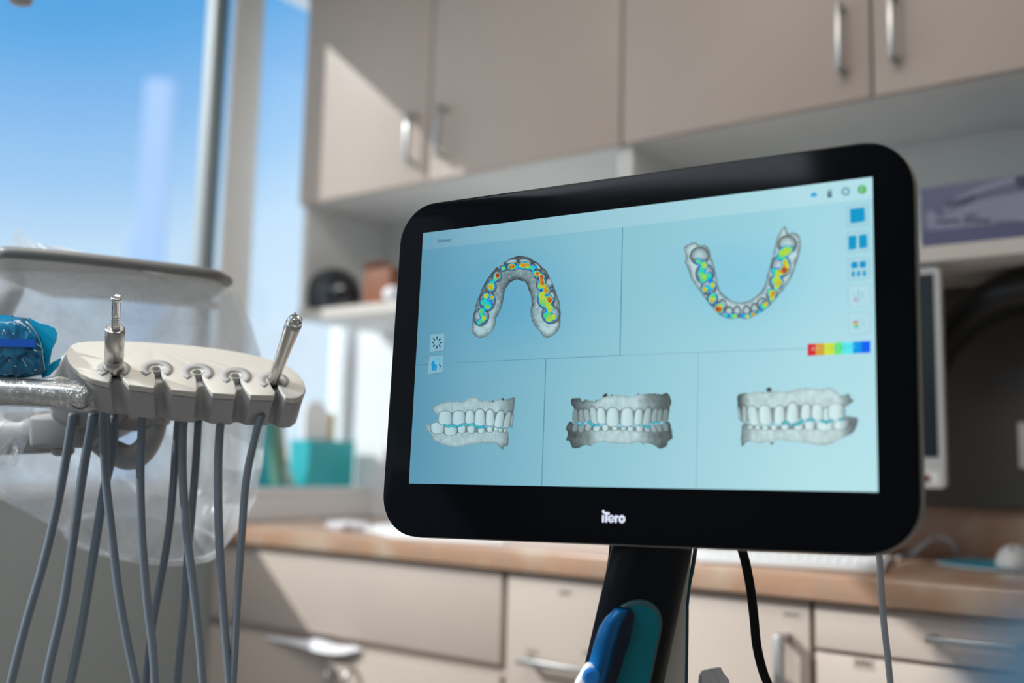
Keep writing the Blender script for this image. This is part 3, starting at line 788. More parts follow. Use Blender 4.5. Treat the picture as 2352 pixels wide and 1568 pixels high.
# tool buttons on the left
D = btn('b', [(988, 766.5), (1022, 764), (1021, 806), (985.5, 809)], (124, 176, 197), (86, 120, 145)); D.make('tool_button', screen)
D = Draw(.0008)
for k in range(8):
    a = k*math.pi/4+.02; c_, s2 = math.cos(a), math.sin(a); o_ = (1003.4, 786.6)
    pts = []
    for (r_, w_) in ((5.5, 0), (8, 1.7), (10.5, 1.5), (13.6, 0), (10.5, -1.5), (8, -1.7)): pts.append((o_[0]+(r_*c_-w_*s2)*.98, o_[1]+(r_*s2+w_*c_)*1.13))
    D.poly(pts, (52, 78, 98))
D.make('star_icon', screen)
D = btn('b', [(984.5, 817), (1019.5, 815), (1017.5, 857), (982, 860)], (124, 176, 197), (86, 120, 145)); D.make('tool_button', screen)
D = Draw(.0008); tb_ = (12, 140, 198)
D.poly([(990.5, 836), (992, 830.5), (995.5, 828.5), (999, 830), (1003, 829), (1004.5, 834), (1003.5, 841), (1002.5, 848), (1001, 851), (998.5, 851), (997.5, 848), (998, 842.5), (996.5, 842.5), (996, 848), (995, 851), (992.5, 851), (991.5, 846), (991.5, 841)], tb_)
D.line((1008, 836.5), (1013.8, 843.5), 2.6, (22, 100, 150)); D.make('tooth_icon', screen)
D = Draw(.0009); D.ell((1003.6, 830.6), 6.6, 8.4, (100, 186, 206)); D.ring((1003.6, 830.6), 6.6, 8.4, .9, (62, 122, 160), 30); D.make('magnifier_icon', screen)
# colour scale
D = Draw(.0006)
xs = [1855, 1873.5, 1893, 1916, 1936, 1959, 1979, 1999]; cols = [(214, 32, 46), (214, 160, 48), (206, 228, 58), (98, 230, 136), (88, 232, 240), (0, 150, 232), (0, 98, 240)]
for k, c_ in enumerate(cols):
    ya, yb = 790-(xs[k]-1855)*.052, 790-(xs[k+1]-1855)*.052
    D.poly([(xs[k], ya), (xs[k+1], yb), (xs[k+1], yb+27), (xs[k], ya+27)], c_)
D.make('colour_scale', screen)
D = Draw(.0008)
for k, (tx, cc) in enumerate((('0.0', (208, 186, 168)), ('0.1', (176, 168, 140)), ('0.2', (128, 166, 130)), ('0.3', (72, 176, 170)), ('0.4', (76, 190, 216)))): D.text(tx, 1864+k*21.5, 805.5-k*1.1, 13.5, -.05, cc, .95)
D.make('scale_numbers', screen)

# ---- scan pictures, painted point by point
def inpoly(X, Y, P):
    ins = np.zeros(X.shape, bool); n = len(P)
    for i in range(n):
        x0, y0 = P[i]; x1, y1 = P[(i+1) % n]
        if y0 == y1: continue
        c = ((y0 > Y) != (y1 > Y)) & (X < (x1-x0)*(Y-y0)/(y1-y0)+x0); ins ^= c
    return ins
def dpoly(X, Y, P, close=True):
    D = np.full(X.shape, 1e9); n = len(P)
    for i in range(n if close else n-1):
        x0, y0 = P[i]; x1, y1 = P[(i+1) % n]; dx, dy = x1-x0, y1-y0
        t_ = np.clip(((X-x0)*dx+(Y-y0)*dy)/(dx*dx+dy*dy+1e-9), 0, 1); D = np.minimum(D, np.hypot(X-x0-t_*dx, Y-y0-t_*dy))
    return D
def smooth_poly(P, n=5, jag=0.0, seed=1):
    rs = np.random.RandomState(seed); n_ = len(P); out = []
    for i in range(n_):
        a, b, c, d4 = [np.array(P[(i+k) % n_], float) for k in (-1, 0, 1, 2)]
        for k in range(n):
            t_ = k/n; p = .5*((2*b)+(c-a)*t_+(2*a-5*b+4*c-d4)*t_*t_+(3*b-a-3*c+d4)*t_**3)
            out.append(tuple(p+rs.uniform(-jag, jag, 2)))
    return out
rsN = np.random.RandomState(5); NZ = rsN.rand(64, 64)
def vnoise(X, Y, s):
    x = X/s; y = Y/s; xi = np.floor(x).astype(int); yi = np.floor(y).astype(int); fx = x-xi; fy = y-yi
    fx = fx*fx*(3-2*fx); fy = fy*fy*(3-2*fy); g_ = lambda a, b: NZ[a % 64, b % 64]
    return (g_(xi, yi)*(1-fx)+g_(xi+1, yi)*fx)*(1-fy)+(g_(xi, yi+1)*(1-fx)+g_(xi+1, yi+1)*fx)*fy-.5
def over(img, a, col): return img*(1-a[..., None])+np.asarray(col, float)*a[..., None] if np.ndim(col) == 1 else img*(1-a[..., None])+col*a[..., None]
def heatmap(h):
    st = [0, .07, .16, .3, .45, .62, .78, .9, 1.0]
    r = np.interp(h, st, [20, 0, 0, 0, 90, 205, 205, 175, 110]); g = np.interp(h, st, [70, 70, 130, 205, 210, 215, 130, 55, 30]); b = np.interp(h, st, [150, 210, 235, 225, 120, 45, 40, 35, 30])
    return np.stack([r, g, b], -1)
def tone(X, Y):      # light grey of the scanned plaster, tinted like the display
    k = bgcol(X, Y); return k*0.42+np.array([214, 224, 220])*0.58
def paint_grid(name, x0, x1, y0, y1, step, fn, parent, margin_fn=None):
    xs_ = np.arange(x0, x1+step, step); ys_ = np.arange(y0, y1+step, step); X, Y = np.meshgrid(xs_, ys_)
    img, mask = fn(X, Y)
    # grow the mask by two cells so its soft edge meets the background exactly
    m2 = mask.copy()
    for _ in range(2):
        q = m2.copy(); q[1:] |= m2[:-1]; q[:-1] |= m2[1:]; q[:, 1:] |= m2[:, :-1]; q[:, :-1] |= m2[:, 1:]; m2 = q
    idx = -np.ones(X.shape, int); ii = np.argwhere(m2); V_ = []; C_ = []
    for k, (j, i) in enumerate(ii): idx[j, i] = k; V_.append(S(X[j, i], Y[j, i], .0005)); C_.append(img[j, i])
    F_ = []
    for j, i in ii:
        if j+1 < X.shape[0] and i+1 < X.shape[1]:
            a, b, c, d4 = idx[j, i], idx[j, i+1], idx[j+1, i+1], idx[j+1, i]
            if min(a, b, c, d4) >= 0: F_.append((a, b, c, d4))
    return lit(name, V_, F_, np.clip(np.array(C_), 0, 255), parent)
def soft(dist, inside, w_=1.0):      # coverage 0..1 across the outline
    sd = np.where(inside, dist, -dist); return np.clip(sd/w_+.5, 0, 1)

def arch(outline, teeth, blobs, conv, light_bias):
    P = smooth_poly([conv(*p) for p in outline], 4, .7, 7)
    k_ = conv(1, 0)[0]-conv(0, 0)[0]
    def fn(X, Y):
        bg = bgcol(X, Y); ins = inpoly(X, Y, P); dd = dpoly(X, Y, P); A_ = soft(dd, ins)
        base = tone(X, Y)
        sh_ = .50+.42*np.clip(dd/11, 0, 1)**.8+.16*vnoise(X, Y, 9)+.14*vnoise(X, Y*1.4, 4)+light_bias(X, Y)
        img = base*np.clip(sh_, .22, 1.0)[..., None]
        for (cx_, cy_, rx, ry, rot) in teeth:
            tx, ty = conv(cx_, cy_); rx *= k_; ry *= k_; ca, sa = math.cos(rot), math.sin(rot)
            u_ = ((X-tx)*ca+(Y-ty)*sa)/rx; v_ = (-(X-tx)*sa+(Y-ty)*ca)/ry; q = np.sqrt(u_*u_+v_*v_)
            a = np.clip((1.0-q)*min(rx, ry)/1.2+.5, 0, 1)
            tsh = .95-.50*np.clip(q, 0, 1)**3+.06*vnoise(X, Y, 5)-.12*(v_ > .2)*(q < .9)
            img = over(img, a, base*np.clip(tsh, .2, 1.05)[..., None])
            rg = np.exp(-((q-1)*min(rx, ry)/1.1)**2)*.75; img = over(img, rg, base*.30)
        gs = np.zeros(X.shape); ps = np.zeros(X.shape)
        for (bx_, by_, r_, pk) in blobs:
            tx, ty = conv(bx_, by_); r_ *= k_
            q = ((X-tx)**2+(Y-ty)**2)/(r_*r_); wq = np.exp(-q*2.1); gs += wq; ps += wq*pk
        ed_ = np.clip((gs+.22*vnoise(X, Y, 3.2)-.20)/.40, 0, 1); h = ed_**.8*ps/(gs+1e-6)
        hn = h*(.86+.22*vnoise(X, Y, 4.2))
        hc = heatmap(np.clip(hn, 0, 1)); hc = hc*(.82+.25*np.clip(bgcol(X, Y)[..., :1]/190, 0, 1))
        a = np.clip(h/.04, 0, 1)*ins; img = over(img, a*.96, hc)
        ed = np.exp(-(dd/1.2)**2)*ins*.45; img = over(img, ed, base*.3)
        return bg*(1-A_[..., None])+img*A_[..., None], A_ > 0
    xs_ = [p[0] for p in P]; ys_ = [p[1] for p in P]
    return fn, (min(xs_)-3, max(xs_)+3, min(ys_)-3, max(ys_)+3)
c3 = lambda x, y: (950+x/4.126, 480+y/4.126)
o3 = [(555, 1090), (550, 1150), (575, 1190), (610, 1218), (660, 1215), (720, 1180), (770, 1110), (785, 1030), (820, 960), (850, 860), (870, 760), (900, 710), (930, 685), (985, 665), (1020, 680), (1060, 690), (1085, 750), (1110, 820), (1120, 900), (1110, 980), (1125, 1060), (1160, 1120), (1210, 1180), (1245, 1218), (1300, 1210), (1350, 1170), (1385, 1110), (1393, 1000), (1380, 880), (1345, 780), (1310, 690), (1265, 600), (1210, 540), (1120, 475), (1060, 450), (1000, 442), (930, 465), (860, 505), (780, 560), (720, 630), (670, 710), (630, 800), (595, 900), (565, 1000)]
t3 = [(830, 535, 50, 24, -.75), (930, 500, 68, 28, -.15), (1055, 498, 66, 28, .15), (1170, 545, 50, 24, .8),
      (640, 1022, 72, 86, .3), (700, 872, 74, 96, .1), (732, 738, 54, 56, 0), (790, 638, 44, 54, .35), (850, 562, 34, 30, 0), (930, 546, 50, 34, 0), (1050, 536, 58, 34, 0), (1128, 556, 36, 36, 0), (1175, 618, 36, 46, 0), (1216, 640, 34, 34, 0),
      (1222, 715, 62, 62, 0), (1285, 700, 34, 50, 0), (1254, 855, 82, 92, -.2), (1310, 830, 30, 60, 0), (1300, 998, 86, 88, 0)]
b3 = [(645, 965, 34, .55), (640, 1000, 26, .4), (668, 1030, 32, .75), (650, 1055, 26, .5), (620, 1075, 30, .5),
      (688, 822, 36, .8), (745, 838, 30, .75), (655, 885, 30, .5), (700, 925, 42, .62), (725, 895, 32, .22), (680, 880, 40, .3),
      (735, 740, 44, .8), (740, 700, 30, .5), (797, 630, 38, 1.1), (770, 665, 26, .5), (850, 560, 30, .55), (930, 545, 42, .98), (985, 552, 24, .2), (1030, 532, 38, .85), (1080, 535, 36, .9), (1085, 560, 18, .25),
      (1125, 560, 28, .5), (1140, 600, 20, .35), (1170, 615, 36, .98), (1158, 548, 18, .3), (1215, 640, 30, 1.0), (1212, 690, 40, .95), (1195, 735, 30, .6), (1245, 735, 32, .8),
      (1258, 775, 38, .9), (1210, 810, 40, .7), (1290, 855, 42, 1.05), (1225, 860, 50, .65), (1265, 905, 40, .65), (1230, 895, 40, .5), (1295, 940, 40, .75), (1275, 1000, 44, .5), (1335, 1020, 34, .78), (1285, 1040, 46, .68), (1250, 1010, 30, .5)]
fn, bb = arch(o3, t3, b3, c3, lambda X, Y: .14*np.clip((Y-700)/60, -1, 1)-.06)
paint_grid('upper_arch_scan', *bb, 1.0, fn, screen)
c4 = lambda x, y: (1500+x/3.408, 400+y/3.408)
o4 = [(243, 575), (280, 548), (320, 533), (375, 556), (410, 556), (440, 590), (455, 650), (475, 700), (490, 770), (505, 850), (530, 915), (580, 965), (640, 998), (695, 1003), (750, 990), (800, 960), (850, 910), (880, 850), (900, 770), (925, 690), (945, 600), (965, 510), (995, 450), (1030, 408), (1048, 440), (1060, 468), (1090, 455), (1125, 465), (1148, 495), (1156, 560), (1140, 640), (1110, 740), (1080, 810), (1030, 890), (980, 950), (930, 1010), (880, 1060), (820, 1095), (740, 1132), (690, 1125), (620, 1130), (560, 1122), (500, 1080), (440, 1015), (390, 950), (340, 880), (300, 820), (275, 740), (250, 690), (258, 640)]
t4 = [(365, 640, 74, 70, 0), (405, 780, 72, 80, 0), (435, 885, 60, 60, 0), (465, 975, 44, 50, 0), (518, 1045, 38, 48, -.5), (548, 1020, 26, 40, -.4), (595, 1075, 32, 40, 0), (658, 1072, 30, 40, 0), (732, 1070, 30, 40, 0), (795, 1050, 32, 40, .2), (850, 1010, 36, 46, .5),
      (1050, 550, 74, 70, 0), (1000, 720, 76, 90, .15), (965, 845, 56, 56, 0), (930, 942, 42, 50, .3), (878, 1030, 36, 44, .5)]
b4 = [(355, 682, 30, .5), (400, 712, 36, .7), (385, 745, 28, .35), (372, 780, 34, .55), (435, 795, 36, .5), (400, 810, 34, .68), (440, 822, 24, .12), (385, 835, 24, .5), (465, 868, 32, .8), (402, 900, 30, .8), (440, 890, 24, .2),
      (470, 950, 34, .5), (462, 985, 36, .85), (515, 1055, 42, 1.1), (530, 1025, 26, .5), (570, 1105, 24, .45), (640, 1112, 26, .7), (615, 1110, 20, .4), (700, 1108, 22, .3), (740, 1115, 26, .7), (785, 1098, 26, .9), (830, 1080, 20, .4), (865, 1035, 34, .5), (885, 1015, 26, .95),
      (1060, 590, 42, .66), (1010, 620, 40, .66), (1040, 605, 40, .66), (985, 655, 26, .4), (1035, 685, 36, .72), (1030, 750, 42, 1.05), (980, 775, 38, .72), (945, 755, 30, .4), (960, 830, 46, .65), (990, 850, 34, .85), (965, 885, 26, .7), (935, 935, 36, .98), (915, 920, 28, .45), (930, 975, 26, .7), (1050, 720, 26, .7)]
fn, bb = arch(o4, t4, b4, c4, lambda X, Y: .10)
paint_grid('lower_arch_scan', *bb, 1.0, fn, screen)

def bite(conv, gumU, gumL, teethU, teethL, marks, darkf, spots=()):
    k_ = conv(1, 0)[0]-conv(0, 0)[0]
    GU_ = smooth_poly([conv(*p) for p in gumU], 5, .9, 3); GL_ = smooth_poly([conv(*p) for p in gumL], 5, .9, 9)
    def fn(X, Y):
        bg = bgcol(X, Y); base = tone(X, Y); img = bg.copy(); cov = np.zeros(X.shape); dk = darkf(X, Y)
        for P, teeth, sgn in ((GL_, teethL, 1), (GU_, teethU, -1)):
            ins = inpoly(X, Y, P); dd = dpoly(X, Y, P); a = soft(dd, ins)
            sh_ = .95-.24*np.exp(-dd/2.2)+.10*vnoise(X, Y, 10)+.10*vnoise(X*1.3, Y*.5, 5)-dk
            img = over(img, a, base*np.clip(sh_, .2, 1.05)[..., None]); cov = np.maximum(cov, a)
            tp = [conv(T[0]+(-T[3] if q_ == 0 else 0), T[1]+(T[2]-T[1])*.12) for q_, T in enumerate(teeth)]+[conv(teeth[-1][0]+teeth[-1][3], teeth[-1][1])]
            bt = [conv(T[0]+(-T[3] if q_ == 0 else 0), T[2]-(T[2]-T[1])*.16) for q_, T in enumerate(teeth)]+[conv(teeth[-1][0]+teeth[-1][3], teeth[-1][2]-(teeth[-1][2]-teeth[-1][1])*.2)]
            rowp = tp+bt[::-1]; ri = inpoly(X, Y, rowp); ra = soft(dpoly(X, Y, rowp), ri)
            img = over(img, ra, base*np.clip(.66-dk*.6, .2, 1)[..., None]); cov = np.maximum(cov, ra)
            for T in teeth:      # cx, neck y, tip y, half width at neck, half width at tip, lean
                cx_, yn, yt, wn, wt_, ln = T
                hgt = (yt-yn); cxp, ynp = conv(cx_, yn); ytp = conv(cx_, yt)[1]; s_ = np.clip((Y-ynp)/(ytp-ynp), -.2, 1.2)
                wv = (wn+(wt_-wn)*np.clip(s_, 0, 1)**.7)*k_*1.22
                cxx = cxp+ln*k_*(s_-.5)
                u_ = (X-cxx)/wv; v_ = (s_-.5)*2
                q = (np.abs(u_)**2.6+np.abs(v_)**3.2)**(1/2.8)
                sc2 = np.minimum(wv, abs(ytp-ynp)/2)
                a = np.clip((1-q)*sc2/1.1+.5, 0, 1)
                tsh = 1.04-.26*np.clip(np.abs(u_), 0, 1)**4-.10*np.clip(u_*.8, -1, 1)-dk*.75
                img = over(img, a, base*np.clip(tsh, .2, 1.08)[..., None]); cov = np.maximum(cov, a)
                rg = np.exp(-((q-1)*sc2/.8)**2)*.50*(cov > .3); img = over(img, rg, base*.34)
        for path, w_ in marks:
            P = [conv(*p) for p in path]; dd = dpoly(X, Y, P, False); hh = 1-dd/(w_*k_); a = np.clip(hh/.25, 0, 1)
            img = over(img, a*.95, heatmap(np.clip(hh*.52, .04, 1))*.92); cov = np.maximum(cov, a)
        for (sx, sy, r_) in spots:
            tx, ty = conv(sx, sy); q = np.hypot(X-tx, (Y-ty)*1.2)/(r_*k_); a = np.clip((1-q)*3, 0, 1); img = over(img, a, base*.28); cov = np.maximum(cov, a)
        return bg*(1-cov[..., None])+img*cov[..., None], cov > 0
    al = GU_+GL_; return fn, (min(p[0] for p in al)-4, max(p[0] for p in al)+4, min(p[1] for p in al)-5, max(p[1] for p in al)+4)
c5 = lambda x, y: (950+x/3.733, 850+y/3.733)
gU = [(160, 325), (200, 300), (250, 275), (340, 268), (430, 268), (470, 240), (510, 230), (555, 245), (585, 268), (620, 242), (650, 262), (700, 262), (760, 240), (790, 250), (862, 236), (862, 300), (850, 380), (838, 440), (800, 420), (740, 400), (640, 400), (560, 400), (460, 400), (370, 400), (270, 400), (225, 380), (185, 365)]
gL = [(98, 452), (150, 475), (230, 470), (300, 480), (400, 500), (500, 500), (600, 500), (700, 500), (790, 500), (806, 520), (815, 580), (806, 650), (785, 645), (762, 680), (735, 655), (720, 632), (690, 620), (650, 628), (600, 625), (520, 630), (440, 645), (360, 660), (290, 650), (230, 625), (170, 595), (150, 550), (115, 515)]
tU = [(272, 350, 470, 46, 54, 0), (388, 348, 472, 42, 52, 0), (483, 342, 462, 26, 40, 0), (568, 332, 480, 30, 44, 0), (656, 336, 482, 26, 36, 0), (738, 345, 492, 24, 40, -24), (808, 352, 498, 18, 32, -30), (845, 365, 495, 8, 10, -14)]
tL = [(208, 545, 448, 44, 56, 0), (318, 558, 478, 44, 50, 0), (412, 540, 470, 26, 32, 0), (492, 542, 462, 24, 32, 0), (580, 540, 485, 26, 24, 0), (655, 534, 478, 18, 24, 0), (706, 524, 488, 14, 18, 0), (745, 532, 492, 14, 18, 0), (785, 534, 498, 12, 16, 0)]
mk = [([(262, 468), (300, 486), (330, 474), (350, 486), (366, 484)], 11), ([(388, 478), (420, 466), (444, 462)], 12), ([(468, 472), (505, 462), (530, 480), (560, 490), (604, 486)], 12), ([(672, 486), (680, 488)], 5), ([(738, 498), (752, 500)], 5)]
def dk5(X, Y): return .34*np.clip((X-1143)/36, 0, 1)+.14*np.clip((Y-1016)/10, 0, 1)*np.clip((X-1120)/30, 0, 1)+.30*np.clip((998-X)/18, 0, 1)*(Y < 970)*.9
fn, bb = bite(c5, gU, gL, tU, tL, mk, dk5, [(765, 248, 14), (680, 265, 10)]); paint_grid('right_bite_scan', *bb, 1.0, fn, screen)
gU = [(1355, 245), (1400, 240), (1430, 240), (1445, 268), (1480, 252), (1550, 268), (1590, 250), (1650, 225), (1760, 212), (1860, 225), (1950, 205), (2060, 200), (2120, 208), (2180, 196), (2208, 265), (2195, 320), (2160, 400), (1960, 400), (1760, 400), (1560, 400), (1400, 400), (1372, 320), (1350, 290)]
gL = [(1340, 440), (1400, 470), (1560, 480), (1760, 485), (1960, 480), (2120, 470), (2185, 440), (2215, 520), (2218, 580), (2185, 610), (2165, 655), (2110, 670), (2060, 640), (1990, 620), (1970, 636), (1930, 612), (1850, 630), (1740, 628), (1620, 612), (1550, 625), (1520, 650), (1480, 640), (1410, 668), (1360, 664), (1340, 610), (1308, 600), (1325, 540), (1306, 500)]
tU = [(1390, 330, 455, 16, 28, 6), (1440, 332, 450, 18, 26, 8), (1488, 330, 445, 22, 26, 20), (1545, 312, 462, 22, 32, 26), (1610, 316, 462, 26, 38, 14), (1708, 320, 484, 38, 52, 0), (1832, 322, 484, 38, 54, 0), (1930, 328, 470, 24, 36, -10), (2004, 318, 480, 22, 34, -24), (2068, 325, 448, 18, 26, -18), (2112, 328, 445, 16, 24, -12), (2160, 332, 450, 20, 24, -10)]
tL = [(1390, 528, 455, 22, 26, 14), (1440, 535, 458, 20, 26, 14), (1500, 520, 450, 22, 26, 20), (1570, 525, 470, 24, 30, 8), (1645, 524, 470, 18, 26, 0), (1725, 518, 482, 18, 24, 0), (1800, 515, 485, 16, 22, 0), (1860, 526, 480, 20, 24, 0), (1938, 530, 470, 22, 28, 0), (2005, 530, 480, 22, 26, -12), (2060, 535, 465, 22, 24, -18), (2108, 530, 460, 20, 24, -16), (2160, 525, 450, 22, 26, -14)]
mk = [([(1395, 455), (1410, 452)], 6), ([(1430, 470), (1450, 458)], 12), ([(1505, 445), (1530, 465), (1545, 475)], 14), ([(1560, 470), (1585, 472)], 11), ([(1645, 464), (1655, 466)], 5), ([(1775, 486), (1800, 488)], 5), ([(1850, 486), (1872, 488)], 5), ([(1932, 474), (1958, 474)], 8), ([(1985, 478), (2010, 490), (2025, 484)], 13), ([(2040, 448), (2066, 456)], 10), ([(2085, 448), (2110, 458)], 10), ([(2145, 456), (2158, 456)], 6)]
def dk6(X, Y): return .52*np.clip((1372-X)/50, 0, 1)**.8+.52*np.clip((X-1462)/60, 0, 1)**.9
fn, bb = bite(c5, gU, gL, tU, tL, mk, dk6, [(1648, 212, 20), (1632, 224, 14), (1702, 214, 9), (1566, 258, 8), (1925, 206, 8)]); paint_grid('front_bite_scan', *bb, 1.0, fn, screen)
c6 = lambda x, y: (1560+x/4.704, 850+y/4.704)
gU = [(622, 300), (650, 262), (720, 245), (770, 255), (820, 235), (1000, 232), (1200, 225), (1290, 200), (1480, 200), (1560, 200), (1625, 185), (1680, 215), (1740, 270), (1790, 268), (1830, 255), (1855, 310), (1885, 328), (1830, 375), (1785, 400), (1700, 440), (1500, 440), (1300, 440), (1100, 440), (900, 440), (740, 440), (650, 420), (630, 350)]
gL = [(700, 580), (900, 600), (1100, 600), (1300, 600), (1500, 590), (1700, 560), (1800, 500), (1860, 505), (1930, 520), (1920, 600), (1870, 680), (1780, 720), (1700, 760), (1620, 800), (1500, 810), (1400, 785), (1300, 780), (1200, 770), (1100, 750), (1040, 755), (1010, 800), (960, 770), (860, 795), (780, 765), (720, 785), (680, 825), (668, 740), (675, 650)]
tU = [(655, 380, 560, 12, 16, 40), (708, 378, 575, 22, 24, 10), (800, 385, 600, 44, 58, 40), (930, 375, 590, 52, 68, 16), (1085, 380, 590, 44, 56, 0), (1225, 345, 580, 40, 66, -10), (1370, 360, 540, 40, 52, -8), (1495, 362, 540, 50, 58, 0), (1590, 400, 545, 24, 30, 0), (1700, 362, 540, 74, 82, 0)]
tL = [(770, 640, 590, 26, 26, 0), (850, 640, 592, 26, 26, 0), (930, 650, 598, 30, 30, 0), (1025, 650, 598, 30, 32, 0), (1145, 650, 590, 30, 38, 0), (1290, 650, 570, 36, 46, 0), (1410, 650, 550, 42, 50, 0), (1580, 655, 555, 80, 90, 0), (1750, 640, 540, 70, 74, 30)]
mk = [([(1005, 575), (1012, 580)], 12), ([(1120, 575), (1150, 555), (1185, 578)], 18), ([(1235, 590), (1290, 580), (1330, 545)], 20), ([(1385, 540), (1430, 530), (1460, 540)], 16), ([(1540, 545), (1590, 565), (1650, 540)], 17), ([(1730, 535), (1770, 530)], 15)]
def dk7(X, Y): return .50*np.clip((1722-X)/22, 0, 1)*(Y < 935)+.34*np.clip((1730-X)/26, 0, 1)*(Y >= 935)+.36*np.clip((X-1925)/30, 0, 1)
fn, bb = bite(c6, gU, gL, tU, tL, mk, dk7, [(970, 210, 36), (1000, 790, 18)]); paint_grid('left_bite_scan', *bb, 1.0, fn, screen)

# lit maker's wordmark on the lower bezel
D = Draw(.0004); wc = (226, 232, 255)
def wp_(x, y): return (1340+x/14.7, 1140+y/14.7)
wk = 78/14.7
D.cap(wp_(668, 655), wp_(662, 842), wk, wc); D.cap(wp_(672, 495), wp_(678, 520), wk*1.05, wc)
D.cap(wp_(690, 535), wp_(735, 575), wk*.75, wc)
D.cap(wp_(745, 568), wp_(845, 568), wk*1.15, wc); D.cap(wp_(782, 590), wp_(772, 842), wk, wc)
D.ring(wp_(940, 752), 80/14.7, 100/14.7, 4.2, wc, 30, .50, 2*math.pi); D.cap(wp_(880, 768), wp_(1008, 768), 2.6, wc)
D.cap(wp_(1095, 668), wp_(1090, 850), wk, wc); D.cap(wp_(1108, 680), wp_(1160, 672), wk*.9, wc)
D.ring(wp_(1300, 762), 76/14.7, 98/14.7, 5.4, wc, 36)
D.make('wordmark', bpy.data.objects['bezel'])

# ---- column under the monitor
dcol = (cart_base-CAM).dot(fw)+.012
def cp(x, y, dd=0): return at(x, y, dcol+dd)
def ext(p, q, ylow): s = (ylow-p[1])/(q[1]-p[1]); return (p[0]+(q[0]-p[0])*s, ylow)
YL = 3120
Lt, Lb = (1414, 1215), (1333, 1568); Rt, Rb = (1600, 1215), (1525, 1568)
Le, Re = ext(Lt, Lb, YL), ext(Rt, Rb, YL)
bm = bmesh.new()
# slightly crowned front panel
rows = []
for k in range(15):
    s = k/14; a = Vector(Lt).lerp(Vector(Le), s); b = Vector(Rt).lerp(Vector(Re), s); row = []
    for j in range(13):
        u_ = j/12; p = a.lerp(b, u_); row.append(bm.verts.new(cp(p.x, p.y, .014*(2*u_-1)**4+.003*(2*u_-1)**2)))
    for j in range(13):
        u_ = 1-j/12; p = a.lerp(b, u_); row.append(bm.verts.new(cp(p.x, p.y, .034)))
    rows.append(row)
for r1, r2 in zip(rows, rows[1:]):
    for j in range(26): bm.faces.new((r1[j], r1[(j+1) % 26], r2[(j+1) % 26], r2[j]))
bm.faces.new(rows[0][::-1]); bm.faces.new(rows[-1])
obj('column_panel', bm, 'column', cart, smooth=False, bevel=.0015)
for p_ in bpy.data.objects['column_panel'].data.polygons: p_.use_smooth = True
bm = bmesh.new(); SD = .036
sidep = [(1440, 1215), (1594, 1215), (1588, 1290), (1576, 1385), (1574, 1568), (1550, YL), (1150, YL), (1400, 1568)]
prism(bm, [cp(x, y, SD) for x, y in sidep], fw*.05); obj('column_body', bm, 'column_side', cart, bevel=.002)
bm = bmesh.new()
tube(bm, [cp(x, y, SD+.012) for x, y in ((1603, 1215), (1593, 1290), (1578, 1385), (1575.5, 1568), (1552, YL))], .0022, 8, 6); obj('teal_trim', bm, 'teal_trim', cart, smooth=True)
bp_ = cp((Le[0]+Re[0])/2, YL, .03)
bm = bmesh.new(); box(bm, bp_.x-.22, bp_.x+.22, bp_.y-.22, bp_.y+.22, .075, max(.11, bp_.z+.02)); obj('cart_base', bm, 'column_side', cart, bevel=.02, seg=4)
for sx in (-1, 1):
    for sy in (-1, 1):
        bm = bmesh.new(); lathe(bm, (bp_.x+sx*.19-.013, bp_.y+sy*.19, .036), (1, 0, 0), [(0, .034), (.002, .036), (.024, .036), (.026, .034)], 24)
        wv = obj('caster_wheel', bm, 'rubber', cart, smooth=False)
        obj('caster_fork', B(bp_.x+sx*.19-.018, bp_.x+sx*.19+.018, bp_.y+sy*.19-.012, bp_.y+sy*.19+.012, .064, .08), 'chrome_dark', wv)
# monitor neck joining shell and column
bm = bmesh.new(); mm_ = world(uv(S(1500, 900))[0], -SH*.55, -.050)
tube(bm, [world(uv(S(1500, 900))[0], -SH*.55, -.038), mm_, cp(1500, 1235, .06)], .028, 16, 6); obj('monitor_neck', bm, 'column_side', cart, smooth=True)
# cradle
def cra(pts, lift): return [cp(x, y, -lift) for x, y in pts]
co = []
for k in range(17):
    a = math.pi*k/16; co.append((1455+64*-math.cos(a)*1.0+.0, 1452-73*math.sin(a)**.85))
def slant(pts, c0=1452): return [(x-(y-1452)*.21+0, y) for x, y in pts]
cr_o = slant(co)+[ext((1519, 1452), (1495, 1568), 1700), ext((1391, 1452), (1367, 1568), 1700)]
bm = bmesh.new(); prism(bm, cra(cr_o, .0045), fw*.009); cr = obj('wand_cradle', bm, 'teal_rim', cart, bevel=.0015)
cen_ = (1447, 1540)
cr_i = [(cen_[0]+(x-cen_[0])*.90, cen_[1]+(y-cen_[1])*.94) for x, y in cr_o]
bm = bmesh.new(); a_ = [bm.verts.new(p) for p in cra(cr_i, .0050)]; cr_ii = [(cen_[0]-4+(x-cen_[0])*.62, cen_[1]+14+(y-cen_[1])*.80) for x, y in cr_o]
b_ = [bm.verts.new(p) for p in cra(cr_ii, .0046)]
for k in range(len(a_)): bm.faces.new((a_[k], a_[(k+1) % len(a_)], b_[(k+1) % len(a_)], b_[k]))
bm.faces.new(b_); obj('cradle_lining', bm, 'teal', cr, smooth=True)
